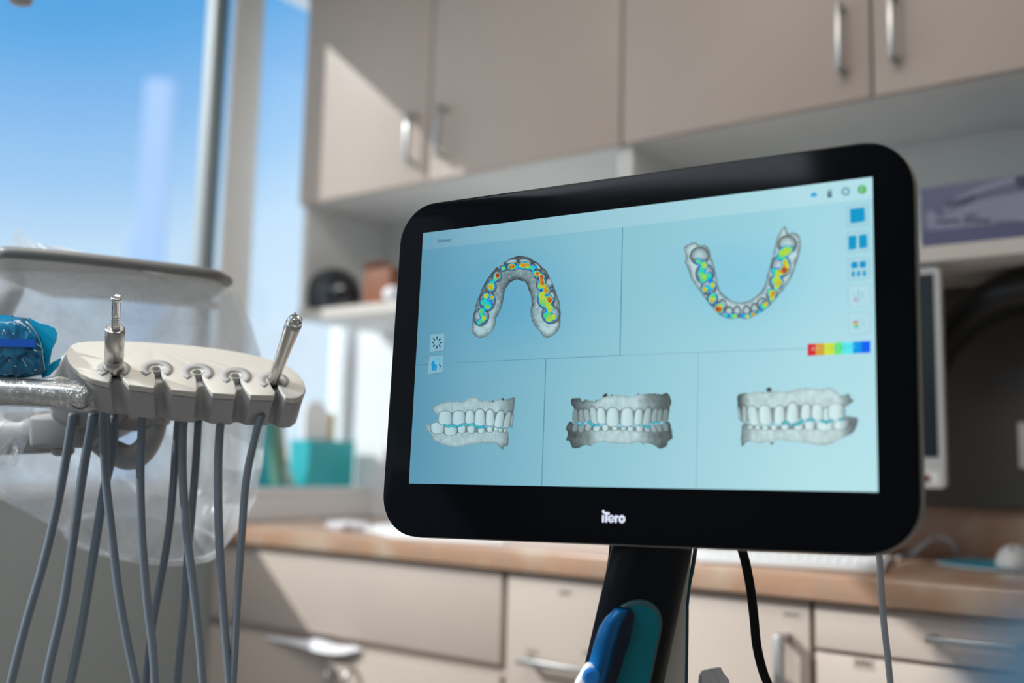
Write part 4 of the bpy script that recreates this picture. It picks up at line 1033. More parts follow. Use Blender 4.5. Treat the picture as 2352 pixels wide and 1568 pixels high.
# wand resting in the cradle
wnd = thing('scanner_wand', 'blue and white handheld scanner wand resting in the teal cradle', 'scanner wand', cp(1400, 1600, -.03))
fr_ = [(1412, 1396), (1448, 1399), (1456, 1408), (1456, 1424), (1446, 1474), (1428, 1530), (1405, 1600), (1385, 1680)]
wm_ = [(1412, 1396), (1446, 1400), (1430, 1428), (1420, 1460), (1412, 1480), (1400, 1535), (1390, 1568), (1360, 1680)]
lf_ = [(1412, 1396), (1392, 1416), (1378, 1436), (1366, 1470), (1357, 1505), (1350, 1530), (1338, 1568), (1300, 1680)]
bm = bmesh.new(); prism(bm, [cp(x, y, -.010) for x, y in (wm_[:-1]+[wm_[-1]]+fr_[::-1][:-1])], fw*.008); obj('wand_side', bm, 'wand_dark', wnd, bevel=.001)
bm = bmesh.new(); rows = []
for k in range(1, 8):
    a = Vector(lf_[k]); b = Vector(wm_[k]); row = []
    for j in range(9):
        u_ = j/8; p = a.lerp(b, u_); row.append(bm.verts.new(cp(p.x, p.y, -.012-.010*math.sin(math.pi*u_)**.7)))
    for j in range(9):
        u_ = 1-j/8; p = a.lerp(b, u_); row.append(bm.verts.new(cp(p.x, p.y, -.008)))
    rows.append(row)
tip = bm.verts.new(cp(*lf_[0], -.011))
for j in range(8): bm.faces.new((rows[0][j], rows[0][j+1], tip))
for j in range(9, 17): bm.faces.new((rows[0][j], rows[0][(j+1) % 18], tip))
bm.faces.new((rows[0][17], rows[0][0], tip)); bm.faces.new((rows[0][8], rows[0][9], tip))
for r1, r2 in zip(rows, rows[1:]):
    for j in range(18): bm.faces.new((r1[j], r1[(j+1) % 18], r2[(j+1) % 18], r2[j]))
bm.faces.new(rows[-1]); obj('wand_sleeve', bm, 'wand_blue', wnd, smooth=True)
bm = bmesh.new(); prism(bm, [cp(x, y, -.0225) for x, y in ((1349, 1522), (1362, 1528), (1376, 1542), (1368, 1580), (1345, 1680), (1296, 1680), (1322, 1568), (1335, 1545))], fw*.010)
obj('wand_body', bm, 'wand_white', wnd, bevel=.004, seg=3)
bm = bmesh.new(); lathe(bm, cp(1358, 1553, -.0224), -fw, [(0, .0085), (.002, .0085), (.0035, .006)], 24); bt_ = obj('power_button', bm, 'button_blue', wnd, smooth=False)
# cables
def cable(name, px, r, mtl, label, dd=0, cat='cable', parent=None):
    bm = bmesh.new(); tube(bm, [cp(x, y, dd if not isinstance(dd, (list, tuple)) else dd[i]) for i, (x, y) in enumerate(px)], r, 12, 8)
    o = obj(name, bm, mtl, parent, smooth=True)
    return tag(o, label, cat) if parent is None else o
cable('power_cable', [(1690, 1225), (1708, 1275), (1722, 1340), (1731, 1410), (1738, 1480), (1752, 1540), (1775, 1600), (1810, 1720), (1830, 2000), (1800, 2500), (1700, 3000)], .0046, 'cable_black', 'thick black cable hanging from the back of the monitor', [.045]*11)
cable('data_cable', [(2015, 1230), (2021, 1290), (2024, 1350), (2030, 1430), (2037, 1490), (2045, 1568), (2060, 1700), (2080, 2000), (2060, 2500), (1950, 3000)], .0032, 'cable_white', 'thin white cable hanging from the lower right of the monitor', [.035]*10)
cable('column_cable', [(1412, 1225), (1405, 1290), (1396, 1345), (1390, 1400), (1400, 1480)], .0042, 'cable_black', '', [.045]*5, parent=cart)
# white wipe end at the lower edge of the picture
bm = bmesh.new(); base_pts = [(1606, 1552), (1612, 1541), (1634, 1536), (1656, 1533), (1664, 1548), (1675, 1562), (1695, 1660), (1690, 1760), (1610, 1760), (1600, 1640)]
prism(bm, [cp(x, y, .10+.006*math.sin(i*1.7)) for i, (x, y) in enumerate(base_pts)], fw*.004)
tag(obj('hanging_wipe', bm, 'tissue', bevel=.001), 'white wipe sticking up at the bottom edge right of the column', 'wipe')
# ================================================================== DENTAL DELIVERY UNIT (left)
DU = 1.13
def cam2w(a, b, c): return (rt*a+up*b-fw*c).normalized()       # right, up, towards the viewer
nf = cam2w(.20, .84, .50)
pf = at(430, 870, DU)
RC = 2.6135
def fc(x, y, lift=0): return onP(x/RC, 500+y/RC, pf+nf*lift, nf)
unit = thing('delivery_unit', 'ivory dental instrument holder head with five sockets', 'dental unit', (at(300, 1000, DU).x, at(300, 1000, DU).y, 0))
# outline of the holder head, with a key-hole slot for each instrument
top = [(398, 830), (400, 797), (420, 767), (460, 748), (540, 739), (660, 737), (780, 740), (900, 746), (1050, 757), (1200, 771), (1330, 787), (1450, 807), (1560, 832), (1630, 853), (1700, 878), (1750, 902), (1795, 940), (1825, 985), (1836, 1025), (1825, 1055), (1795, 1078), (1750, 1085)]
holes = [(682, 905), (940, 906), (1186, 926), (1416, 948), (1640, 975)]
slots = [((655, 990), (772, 1002)), ((925, 1022), (1028, 1032)), ((1175, 1046), (1276, 1052)), ((1412, 1061), (1505, 1064)), ((1645, 1067), (1712, 1078))]
pts = list(top)
for i in (4, 3, 2, 1, 0):
    hx, hy = holes[i]; (lx, ly), (rx_, ry_) = slots[i]; r_ = 27 if i else 34; sq = .62
    pts.append((rx_, ry_)); 
    pts.append((lerp(rx_, hx+r_*1.0, .45), lerp(ry_, hy+18, .35))); pts.append((lerp(rx_, hx+r_*.9, .80), lerp(ry_, hy+18, .75)))
    for k in range(9):
        a = R(35-k*31.25); pts.append((hx+r_*math.cos(a), hy+r_*math.sin(a)*sq))
    pts.append((hx-8, hy+38)); pts.append((lx+8, ly-22)); pts.append((lx, ly))
pts += [(600, 978), (540, 962), (480, 930), (440, 900), (412, 868)]
P3 = [fc(*p) for p in pts]
bm = bmesh.new(); prism(bm, P3, nf*-.0075); obj('holder_top', bm, 'unit', unit, bevel=.0016, seg=3)
cen3 = sum(P3, Vector())/len(P3)
sk, skb = list(top), list(top)
for i in (4, 3, 2, 1, 0):
    hx, hy = holes[i]; (lx, ly), (rx_, ry_) = slots[i]; mx_ = (lx+rx_)/2
    for f_, u_ in ((0, rx_), (.22, lerp(rx_, mx_, .35)), (.50, lerp(rx_, mx_, .75)), (.62, mx_-2), (.58, lerp(lx, mx_, .45)), (.30, lerp(lx, mx_, .12)), (0, lx)):
        yb_ = lerp(ry_, ly, (rx_-u_)/(rx_-lx)); sk.append((u_, lerp(yb_, hy, f_))); skb.append((u_, lerp(yb_, hy, f_*.22)))
for l_ in (sk, skb): l_ += [(600, 978), (540, 962), (480, 930), (440, 900), (412, 868)]
S3 = [fc(*p) for p in sk]; S3b = [fc(*p) for p in skb]
bm = bmesh.new(); P4_ = [cen3+(p-cen3)*.992-nf*.0078 for p in S3]
bot = [cen3+(p-cen3)*.955-nf*.044 for p in S3b]
a_ = [bm.verts.new(p) for p in P4_]; b_ = [bm.verts.new(p) for p in bot]; n_ = len(a_)
bm.faces.new(a_); bm.faces.new(b_[::-1])
for k in range(n_): bm.faces.new((a_[k], b_[k], b_[(k+1) % n_], a_[(k+1) % n_]))
obj('holder_skirt', bm, 'unit_grey', unit, bevel=.0012)
# recess rims round each socket
for i, (hx, hy) in enumerate(holes):
    c = fc(hx, hy, .0006); bm = bmesh.new(); ax = nf; u_ = (fc(hx+10, hy)-fc(hx, hy)).normalized(); v_ = nf.cross(u_)
    if v_.dot(up) < 0: v_ = -v_
    seg = 30; r1, r2 = .0175, .0085; ra, rb = [], []
    for k in range(seg+1):
        a = R(-50)+R(280)*k/seg
        ra.append(bm.verts.new(c+u_*math.cos(a)*r1+v_*math.sin(a)*r1)); rb.append(bm.verts.new(c-nf*.0005+u_*math.cos(a)*r2+v_*math.sin(a)*r2))
    for k in range(seg): bm.faces.new((ra[k], ra[k+1], rb[k+1], rb[k]))
    obj('socket_rim', bm, 'unit_grey', unit, smooth=True, solid=.001)
    if 0 < i < 4:
        bm = bmesh.new(); c2 = fc(hx, hy, -.002); lathe(bm, c2, nf, [(-.030, .0085), (.002, .0085), (.002, .0070), (-.030, .0070)], 24, close=False)
        sl = obj('socket_sleeve', bm, 'unit_grey', unit, smooth=True)
        bm = bmesh.new(); lathe(bm, c2-nf*.012, nf, [(0, .0069), (.001, .0069)], 24); obj('socket_floor', bm, 'rubber', sl)
# badge panels on the skirt between slots
skc = [((790, 1012), (918, 1028), (880, 1150), (730, 1130)), ((1040, 1042), (1168, 1054), (1120, 1170), (975, 1165)), ((1286, 1062), (1405, 1066), (1360, 1178), (1215, 1178)), ((1512, 1074), (1638, 1074), (1575, 1160), (1440, 1172))]
# body under and left of the head
def duq(x, y, dd=0): return at(x, y, DU+dd)
bm = bmesh.new()
body = [(150, 800), (158, 850), (170, 880), (205, 900), (255, 915), (262, 960), (232, 985), (150, 985), (110, 960), (105, 880), (125, 835)]
prism(bm, [duq(x, y, .035) for x, y in body], fw*.07); obj('head_body', bm, 'unit_grey', unit, bevel=.008, seg=4)
bm = bmesh.new(); prism(bm, [duq(x, y, .05) for x, y in ((62, 955), (240, 955), (240, 1005), (190, 1030), (65, 1030))], fw*.10); obj('mount_box', bm, 'unit_grey', unit, bevel=.006, seg=3)
bm = bmesh.new(); lathe(bm, duq(145, 1028, .08), -up, [(0, .013), (.006, .013), (.009, .010)], 20); obj('mount_knob', bm, 'unit_grey', unit, smooth=False)
# sweeping bracket
bm = bmesh.new()
tube(bm, [duq(x, y, .10) for x, y in ((365, 950), (352, 995), (328, 1035), (298, 1050), (262, 1038), (222, 1012), (180, 1000))], lambda s: .0115+.004*math.sin(s*math.pi), 18, 8); obj('bracket_arm', bm, 'unit_grey', unit, smooth=True)
bm = bmesh.new(); tube(bm, [duq(x, y, .10) for x, y in ((250, 940), (290, 958), (330, 958), (380, 946))], .016, 16, 6); obj('bracket_hub', bm, 'unit_grey', unit, smooth=True)
# grey handle bar at the left, wrapped in film
bm = bmesh.new(); tube(bm, [duq(x, y, -.02) for x, y in ((-120, 893), (0, 898), (100, 902), (175, 908), (200, 912))], lambda s: .0150 if s < .93 else .0150*math.sqrt(max(.05, 1-((s-.93)/.07)**2)), 24, 8)
hb = obj('handle_bar', bm, 'chrome_dark', unit, smooth=True)
bm = bmesh.new(); cr_ = duq(182, 915, -.0355); tube(bm, [cr_+rt*(-.011+.022*k/8)+up*(-.002-.009*math.sin(math.pi*(.1+k/8*.75))) for k in range(9)], .0007, 8, 4); obj('seam_line', bm, 'rubber', hb, smooth=True)
# tray (horizontal) above, carried on the arm
ZTR = 1.335
trp = [(-130, 592), (0, 596), (20, 594), (140, 603), (300, 620), (470, 640), (510, 652), (522, 660)]
FR = [onZ(x, y, ZTR) for x, y in trp]
back = Vector((fw.x, fw.y, 0)).normalized()
e_ = Vector((-.35, 0, 0))
BKp = [p+back*(.30, .30, .30, .30, .29, .27, .23, .17)[i]-rt*(.012*i) for i, p in enumerate(FR)]
bm = bmesh.new(); prism(bm, FR+BKp[::-1], Vector((0, 0, .012)))
obj('tray', bm, 'unit', unit, bevel=.004, seg=3)
bm = bmesh.new(); tube(bm, [p+Vector((0, 0, .008)) for p in FR], .0075, 12, 4); obj('tray_rim', bm, 'rim_grey', unit, smooth=True)
# post carrying tray and head, and its arm down to a floor column out of the picture's left
bm = bmesh.new(); tube(bm, [duq(-40, 900, .10), duq(-42, 800, .12), onZ(-40, 640, ZTR)+back*.08], .018, 16, 6); obj('tray_post', bm, 'unit_grey', unit, smooth=True)
bc = duq(-330, 1100, .25)
bm = bmesh.new(); tube(bm, [duq(110, 992, .10), duq(-60, 1005, .14), duq(-250, 1060, .22), Vector((bc.x, bc.y, bc.z-.02))], .026, 18, 6); obj('swing_arm', bm, 'unit_grey', unit, smooth=True)
bm = bmesh.new(); lathe(bm, (bc.x, bc.y, 0.0), (0, 0, 1), [(0, .20), (.03, .20), (.045, .06), (.07, .045), (bc.z, .045), (bc.z+.01, .03)], 32); obj('floor_column', bm, 'unit_grey', unit, smooth=False)

# instruments in sockets 1 and 5
def instr(i, dirv, label, prof_body, prof_tip, prof_stub):
    hx, hy = holes[i]; c = fc(hx, hy, 0)
    t = thing('handpiece_coupling', label, 'handpiece', c)
    bm = bmesh.new(); lathe(bm, c, dirv, prof_body, 32); obj('coupling_body', bm, 'chrome_dark', t, smooth=False)
    for p in bpy.data.objects[t.children[0].name].data.polygons: p.use_smooth = len(p.vertices) == 4
    bm = bmesh.new(); lathe(bm, c, dirv, prof_tip, 24); o = obj('coupling_tip', bm, 'chrome', t)
    for p in o.data.polygons: p.use_smooth = len(p.vertices) == 4
    bm = bmesh.new(); lathe(bm, c, dirv, prof_stub, 20); o = obj('rubber_collar', bm, 'rubber', t)
    return t
d1_ = (nf+rt*.03).normalized()
ph = []
h = .0575
for k in range(5): ph += [(h, .0040), (h+.0012, .0049), (h+.0024, .0040)]; h += .0028
i1 = instr(0, d1_, 'steel coupling with threaded tip standing in the leftmost socket',
      [(-.004, .0090), (-.003, .0100), (.010, .0100), (.0105, .0094), (.012, .0094), (.0125, .0102), (.052, .0105), (.053, .0098), (.0535, .0085)],
      [(.050, .0050), (.056, .0050)]+ph+[(h+.001, .0048), (h+.0165, .0048), (h+.0175, .0056), (h+.021, .0056), (h+.0215, .0045), (h+.0205, .0035)],
      [(-.040, .0050), (-.012, .0060), (-.004, .0070)])
d5_ = (nf+rt*.24-fw*.10).normalized()
i5 = instr(4, d5_, 'polished steel handpiece leaning in the rightmost socket',
      [(-.004, .0062), (.0, .0066), (.020, .0068), (.055, .0078), (.080, .0092), (.086, .0092), (.087, .0082)],
      [(.085, .0084), (.090, .0086), (.094, .0070), (.096, .0045), (.0945, .0030)],
      [(-.036, .0048), (-.012, .0056), (-.004, .0060)])
for k in range(3):
    c = fc(*holes[4], 0)+d5_*.0925; a = d5_.orthogonal().normalized(); b = d5_.cross(a); q = c+a*math.cos(2.1*k)*.0062+b*math.sin(2.1*k)*.0062
    bm = bmesh.new(); lathe(bm, q, d5_, [(-.003, .0018), (.003, .0018), (.0035, .0012)], 12); obj('port_pin', bm, 'chrome', i5, smooth=False)

# hoses
def hpt(i, f): return fc(*holes[i], 0)-nf*f
hs = [
 ('grey hose hanging below the first socket with the steel coupling', 0, [(240, 945), (238, 1000), (243, 1100), (254, 1200), (270, 1340), (290, 1460), (312, 1568), (335, 1700), (340, 1900), (300, 2150)], 0, .0047),
 ('grey hose hanging below the second socket', 1, [(330, 948), (325, 1010), (322, 1090), (326, 1230), (338, 1380), (350, 1480), (356, 1568), (362, 1700), (350, 1900), (300, 2150)], 0, .0048),
 ('grey hose hanging below the third socket', 2, [(424, 958), (419, 1040), (421, 1120), (430, 1230), (446, 1360), (458, 1470), (466, 1568), (474, 1700), (460, 1900), (400, 2150)], 0, .0048),
 ('grey hose hanging below the fourth socket', 3, [(510, 962), (503, 1020), (501, 1100), (503, 1220), (511, 1370), (519, 1480), (526, 1568), (532, 1700), (520, 1900), (450, 2150)], 0, .0048),
 ('grey hose hanging below the rightmost socket with the steel handpiece', 4, [(600, 957), (582, 1020), (566, 1100), (556, 1220), (546, 1370), (540, 1480), (535, 1568), (525, 1700), (490, 1900), (420, 2150)], 0, .0044),
 ('leftmost grey hose sloping down to the lower left corner', None, [(168, 950), (160, 1000), (145, 1090), (125, 1190), (98, 1300), (60, 1430), (25, 1568), (-5, 1700), (-30, 1900), (-30, 2150)], .03, .0050),
 ('second grey hose from the left, behind the holder head', None, [(214, 950), (205, 1000), (188, 1100), (168, 1240), (145, 1390), (122, 1490), (106, 1568), (90, 1700), (70, 1900), (80, 2150)], .03, .0052),
 ('grey hose crossing behind the first socket hose', None, [(262, 952), (258, 1040), (240, 1120), (222, 1230), (206, 1330), (186, 1450), (162, 1568), (140, 1700), (130, 1900), (150, 2150)], .04, .0052),
 ('grey hose passing behind the second socket hose', None, [(410, 960), (403, 1040), (396, 1140), (385, 1240), (366, 1350), (350, 1440), (335, 1568), (325, 1700), (320, 1900), (320, 2150)], .045, .0045),
 ('grey hose passing behind the third socket hose', None, [(456, 962), (450, 1060), (440, 1180), (430, 1290), (424, 1400), (414, 1500), (408, 1568), (400, 1700), (390, 1900), (380, 2150)], .05, .0046)]
for lb, si, px, dd, r_ in hs:
    pts = [at(x, y, DU+dd+.045*(min(1, k/3) if si is not None else 1)*0+ (.018 if si is not None else 0)) for k, (x, y) in enumerate(px)]
    if si is not None:
        pts = [hpt(si, .034)]+[p for p in pts]
        pts[0] = hpt(si, .041); 
    bm = bmesh.new(); tube(bm, pts, r_, 16, 8)
    tag(obj('instrument_hose', bm, 'hose', smooth=True), lb, 'hose', 'hoses of the delivery unit')

# blue see-through pouch standing on the bar
pz = DU-.01
po = [(-60, 862), (-60, 728), (0, 727), (40, 728), (62, 740), (84, 766), (96, 800), (103, 840), (100, 858), (60, 868), (0, 868)]
pch = thing('blue_pouch', 'clear blue pouch with a cobalt band resting on the wrapped bar', 'pouch', at(20, 866, pz))
bm = bmesh.new(); nA = 46; rings = []
P_ = smooth_poly(po, 5, 0); c2 = np.mean(np.array(P_), 0)
for s, dz in ((1.0, 0), (.985, -.006), (.93, -.012), (.80, -.016), (.55, -.018), (.3, -.018)):
    ring = []
    for (x, y) in P_:
        xx, yy_ = c2[0]+(x-c2[0])*s, c2[1]+(y-c2[1])*s
        bmp = .0035*noise.noise(Vector((xx*.075, yy_*.085, 3)))+.0025*math.sin(xx*.30)*math.sin(yy_*.30)*(1 if yy_ > 795 else .2)*(s < .95)
        ring.append(bm.verts.new(at(xx, yy_, pz+dz+bmp)))
    if rings:
        for k in range(len(ring)): bm.faces.new((rings[-1][k], rings[-1][(k+1) % len(ring)], ring[(k+1) % len(ring)], ring[k]))
    rings.append(ring)
bm.faces.new(rings[-1]); bk = [bm.verts.new(v.co+fw*.014) for v in rings[0]]
for k in range(len(bk)): bm.faces.new((rings[0][k], rings[0][(k+1) % len(bk)], bk[(k+1) % len(bk)], bk[k]))
bm.faces.new(bk[::-1]); obj('pouch_body', bm, 'pouch', pch, smooth=True)
bm = bmesh.new(); prism(bm, [at(x, y, pz-.0215) for x, y in ((-60, 776), (78, 779), (80, 797), (-60, 795))], fw*.002); obj('pouch_band', bm, 'pouch_band', pch)
bm = bmesh.new(); prism(bm, [at(x, y, pz+.004) for x, y in ((64, 728), (78, 736), (90, 742), (108, 746), (124, 753), (130, 765), (128, 783), (119, 800), (115, 818), (110, 842), (120, 832), (140, 822), (132, 842), (112, 862), (96, 868), (92, 800), (80, 760))], fw*.002); obj('pouch_flap', bm, 'pouch_flap', pch)
bm = bmesh.new(); prism(bm, [at(x, y, pz-.005) for x, y in ((-60, 722), (28, 724), (26, 733), (-60, 732))], fw*.003); obj('pouch_fold', bm, 'pouch_flap', pch)
# glints painted as thin pale lines on the pouch
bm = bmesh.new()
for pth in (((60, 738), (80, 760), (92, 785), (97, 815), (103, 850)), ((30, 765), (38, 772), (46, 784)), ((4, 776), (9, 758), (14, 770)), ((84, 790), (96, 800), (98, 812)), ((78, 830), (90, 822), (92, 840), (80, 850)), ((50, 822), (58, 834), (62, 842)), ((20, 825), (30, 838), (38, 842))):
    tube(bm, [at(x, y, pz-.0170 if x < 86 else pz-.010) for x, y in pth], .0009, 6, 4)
obj('pouch_glint', bm, 'glint_paint', pch, smooth=True)

# film wrap round the handle bar and hanging end
bm = bmesh.new(); rows = []
ax_ = [duq(x, y, -.02) for x, y in ((-120, 893), (-40, 896), (30, 899), (80, 901), (120, 903), (150, 906), (180, 910), (205, 914), (222, 920))]
rads = [.0165, .0165, .0165, .0168, .0180, .0190, .0195, .0170, .008]
for i, (c, r_) in enumerate(zip(ax_, rads)):
    row = []
    for k in range(28):
        a = 2*math.pi*k/28; q = c+up*math.cos(a)*r_+fw*math.sin(a)*r_
        q += up*(.0035*noise.noise(Vector((i*1.9, math.cos(a)*2, math.sin(a)*2))))*(1 if i > 2 else .3); row.append(bm.verts.new(q))
    rows.append(row)
for r1, r2 in zip(rows, rows[1:]):
    for k in range(28): bm.faces.new((r1[k], r1[(k+1) % 28], r2[(k+1) % 28], r2[k]))
tag(obj('film_wrap', bm, 'wrap', smooth=True, sub=1), 'clear wrinkled film wrapped round the grey handle bar', 'film')
bm = bmesh.new(); rows = []
for j in range(13):
    s = j/12; y = 925+150*s; xl = lerp(-40, -60, s); xr = lerp(82, 40, s**1.4)
    row = []
    for i in range(17):
        u_ = i/16; row.append(bm.verts.new(at(lerp(xl, xr, u_), y-8*math.sin(u_*3.1)*s, DU-.015+.010*math.sin(u_*9+s*2)+.008*noise.noise(Vector((u_*5, s*5, 0))))))
    rows.append(row)
for r1, r2 in zip(rows, rows[1:]):
    for k in range(16): bm.faces.new((r1[k], r1[k+1], r2[k+1], r2[k]))
tag(obj('film_tail', bm, 'wrap', smooth=True), 'loose tail of clear film hanging below the handle bar', 'film')

# big clear bag pulled over the tray
rowsp = [((-160, 568), (430, 628), 1.36, .02, 0), ((-170, 585), (505, 640), 1.38, .06, 4), ((-180, 620), (545, 675), 1.43, .13, 10), ((-190, 700), (578, 745), 1.44, .14, 10), ((-190, 790), (600, 820), 1.44, .15, 8), ((-190, 880), (612, 900), 1.43, .15, 6),
         ((-180, 970), (612, 980), 1.42, .15, 8), ((-150, 1050), (602, 1070), 1.41, .14, 14), ((-60, 1105), (585, 1140), 1.40, .13, 24), ((40, 1160), (560, 1195), 1.39, .12, 38), ((135, 1205), (525, 1245), 1.38, .11, 50), ((150, 1215), (508, 1255), 1.38, .105, 52)]
bm = bmesh.new(); rows = []; NS = 72
C2 = []
for j, (l, r_, dd, dr, dip) in enumerate(rowsp): C2.append((l[0], l[1], r_[0], r_[1], dd, dr, dip))
C2 = np.array(C2); M_ = 60; fine = []
for k in range(M_+1):
    s = k/M_*(len(C2)-1); fine.append([np.interp(s, range(len(C2)), C2[:, q]) for q in range(7)])
for j, (lx, ly, rx_, ry_, dd, dr, dip) in enumerate(fine):
    row = []
    for k in range(NS):
        a = 2*math.pi*k/NS; ca, sa = math.cos(a), math.sin(a); u_ = .5+.5*ca
        fold = noise.noise(Vector((ca*3, sa*3, j*.06)))*.5+noise.noise(Vector((ca*8+3, sa*8, j*.10)))*.25
        x = lerp(lx, rx_, u_); y = lerp(ly, ry_, u_)+dip*sa
        d2_ = dd-dr*sa*(1+.25*fold)-.012*fold
        row.append(bm.verts.new(at(x+fold*9*ca, y+fold*5, d2_)))
    rows.append(row)
for r1, r2 in zip(rows, rows[1:]):
    for k in range(NS): bm.faces.new((r1[k], r1[(k+1) % NS], r2[(k+1) % NS], r2[k]))
tag(obj('plastic_bag', bm, 'bag', smooth=True), 'large clear plastic bag pulled over the tray of the dental unit', 'plastic bag')
bm = bmesh.new()
rr_ = rows_last = [v for v in range(NS)]
lx, ly, rx_, ry_, dd, dr, dip = fine[-1]; ringp = []
for k in range(NS+1):
    a = 2*math.pi*k/NS; ca, sa = math.cos(a), math.sin(a); u_ = .5+.5*ca
    fold = noise.noise(Vector((math.cos(a)*3, math.sin(a)*3, M_*.06)))*.5+noise.noise(Vector((math.cos(a)*8+3, math.sin(a)*8, M_*.10)))*.25
    ringp.append(at(lerp(lx, rx_, u_)+fold*9*ca, lerp(ly, ry_, u_)+dip*sa+fold*5, dd-dr*sa*(1+.25*fold)-.012*fold))
tube(bm, ringp, .0030, 8, 0, flat=1.6); obj('bag_hem', bm, 'hem', bpy.data.objects['plastic_bag'], smooth=True)
# peak of the bag standing above the tray
bm = bmesh.new()
pk = [[(20, 596), (24, 560), (36, 520)], [(55, 592), (52, 560), (40, 524)], [(80, 590), (72, 566), (56, 540)], [(120, 598), (105, 580), (75, 560)], [(200, 610), (180, 590), (140, 562)], [(300, 622), (270, 608), (230, 590)], [(400, 632), (340, 624), (300, 612)], [(440, 636), (420, 634), (400, 632)]]
vs = [[bm.verts.new(at(x, y, 1.30+.02*math.sin(i*1.9+j))) for j, (x, y) in enumerate(r_)] for i, r_ in enumerate(pk)]
for r1, r2 in zip(vs, vs[1:]):
    for k in range(2): bm.faces.new((r1[k], r1[k+1], r2[k+1], r2[k]))
obj('bag_peak', bm, 'bag', bpy.data.objects['plastic_bag'], smooth=True, sub=2)

# lamp handle hanging in at the top left corner
ln = thing('lamp_handle', 'small grey rounded lamp handle at the top left corner', 'lamp', at(47, -20, 1.5))
bm = bmesh.new(); tube(bm, [at(47, -200, 1.5), at(47, -60, 1.5)], .006, 12, 2); obj('stem', bm, 'unit_grey', ln, smooth=True)
bm = bmesh.new(); lathe(bm, at(47, -60, 1.5), -up, [(0, .008), (.01, .016), (.035, .018), (.045, .014), (.048, .006)], 20); obj('grip', bm, 'unit_grey', ln, smooth=True)
bm = bmesh.new(); q = at(47, -200, 1.5); tube(bm, [q, Vector((q.x, q.y, ZC-.005))], .012, 12, 1); obj('ceiling_rod', bm, 'unit_grey', ln, smooth=True)

# blue upholstered headrest very close to the lens, lower right
hc = at(2760, 1950, .145)
bm = bmesh.new(); bmesh.ops.create_uvsphere(bm, u_segments=40, v_segments=24, radius=1)
for v in bm.verts:
    q = v.co; s = 1
    v.co = hc+rt*(q.x*.036)+up*(q.y*.042)+fw*(q.z*.03)
hd = thing('headrest', 'blurred blue padded headrest close to the lens at the lower right corner', 'headrest', hc-Vector((0, 0, .08)))
obj('pad', bm, 'navy_pad', hd, smooth=True)
bm = bmesh.new(); tube(bm, [hc-up*.05, hc-up*.20-fw*.02, Vector((hc.x, hc.y, .02))], .010, 14, 5); obj('support_bar', bm, 'chrome_dark', hd, smooth=True)
bm = bmesh.new(); lathe(bm, (hc.x, hc.y, 0.0), (0, 0, 1), [(0, .12), (.02, .12), (.03, .02)], 28); obj('foot', bm, 'chrome_dark', hd)

# ================================================================== LIGHT
sd = bpy.data.lights.new('sun', 'SUN'); so = bpy.data.objects.new('sun', sd); COL.objects.link(so)
sdir = Vector((1, 1.0, -.87)).normalized()
so.rotation_euler = (-sdir).to_track_quat('Z', 'Y').to_euler(); sd.energy = 3.8; sd.angle = R(.53); sd.color = (1, .975, .95)
def panel(x, y, e, sx, sy, col, lb):
    t = thing('ceiling_light', lb, 'ceiling light', (x, y, ZC-.02), 'square ceiling light panels')
    bm = bmesh.new()
    for (a, b, c, d4) in ((-sx/2-.02, sx/2+.02, -sy/2-.02, -sy/2), (-sx/2-.02, sx/2+.02, sy/2, sy/2+.02), (-sx/2-.02, -sx/2, -sy/2, sy/2), (sx/2, sx/2+.02, -sy/2, sy/2)): box(bm, x+a, x+b, y+c, y+d4, ZC-.022, ZC-.001)
    obj('light_frame', bm, 'frame_white', t)
    m = mat('lamp diffuser', (.8, .8, .8), .5, emit=col, estr=e)
    obj('diffuser', B(x-sx/2, x+sx/2, y-sy/2, y+sy/2, ZC-.012, ZC-.002), m, t)
panel(-.75, .35, 9.0, 1.2, .6, (1, .90, .79), 'ceiling light panel over the counter side of the room')
panel(-1.2, -.9, 10.0, 1.2, .6, (.80, .90, 1), 'added cool fill panel on the ceiling behind the camera')  # cool fill added to make up for daylight from the window

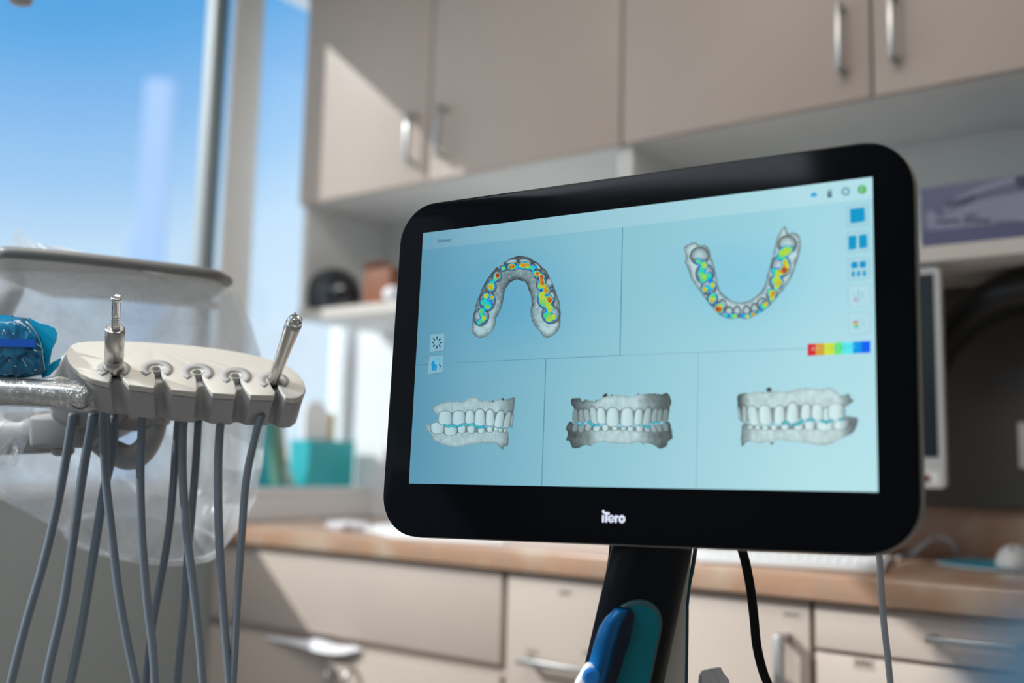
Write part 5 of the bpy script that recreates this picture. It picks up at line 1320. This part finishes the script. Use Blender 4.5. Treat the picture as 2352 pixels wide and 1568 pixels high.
wd_ = bpy.data.worlds.new('sky'); sc.world = wd_; wd_.use_nodes = True
nt = wd_.node_tree; nt.nodes.clear(); N = nt.nodes.new; L = nt.links.new
o_ = N('ShaderNodeOutputWorld'); bg_ = N('ShaderNodeBackground'); tcw = N('ShaderNodeTexCoord')
dk_dir = ray(100, -900).normalized()                     # deepest blue of the sky, high up
dp = N('ShaderNodeVectorMath'); dp.operation = 'DOT_PRODUCT'; dp.inputs[1].default_value = dk_dir
nm = N('ShaderNodeVectorMath'); nm.operation = 'NORMALIZE'; L(tcw.outputs['Generated'], nm.inputs[0]); L(nm.outputs[0], dp.inputs[0])
ac = N('ShaderNodeMath'); ac.operation = 'ARCCOSINE'; L(dp.outputs['Value'], ac.inputs[0])
mr = N('ShaderNodeMapRange'); mr.inputs['From Min'].default_value = 0; mr.inputs['From Max'].default_value = R(60); L(ac.outputs[0], mr.inputs['Value'])
cr = N('ShaderNodeValToRGB'); e = cr.color_ramp.elements
sky = [((0, 0), (94, 169, 231)), ((100, 100), (108, 177, 235)), ((300, 240), (138, 190, 242)), ((250, 420), (166, 208, 248)), ((620, 500), (200, 227, 252)), ((740, 800), (222, 238, 253))]
def apos(p): return dk_dir.angle(ray(*p))/R(60)
e[0].position = apos(sky[0][0]); e[0].color = (*s2l(sky[0][1]), 1); e[1].position = 1; e[1].color = (*s2l((224, 239, 252)), 1)
for p, c in sky[1:]:
    k = e.new(apos(p)); k.color = (*s2l(c), 1)
L(mr.outputs[0], cr.inputs['Fac']); L(cr.outputs['Color'], bg_.inputs['Color']); bg_.inputs['Strength'].default_value = 1.04
L(bg_.outputs[0], o_.inputs['Surface'])

# ------------------------------------------------------------------ camera focus and view
cd.dof.use_dof = True
cd.dof.focus_distance = (S(1080, 760)-CAM).dot(fw)
cd.dof.aperture_fstop = 1.8
cd.dof.aperture_blades = 9
sc.view_settings.view_transform = 'Standard'; sc.view_settings.look = 'None'
sc.view_settings.exposure = 0.0; sc.view_settings.gamma = 1.0; sc.view_settings.use_curve_mapping = False
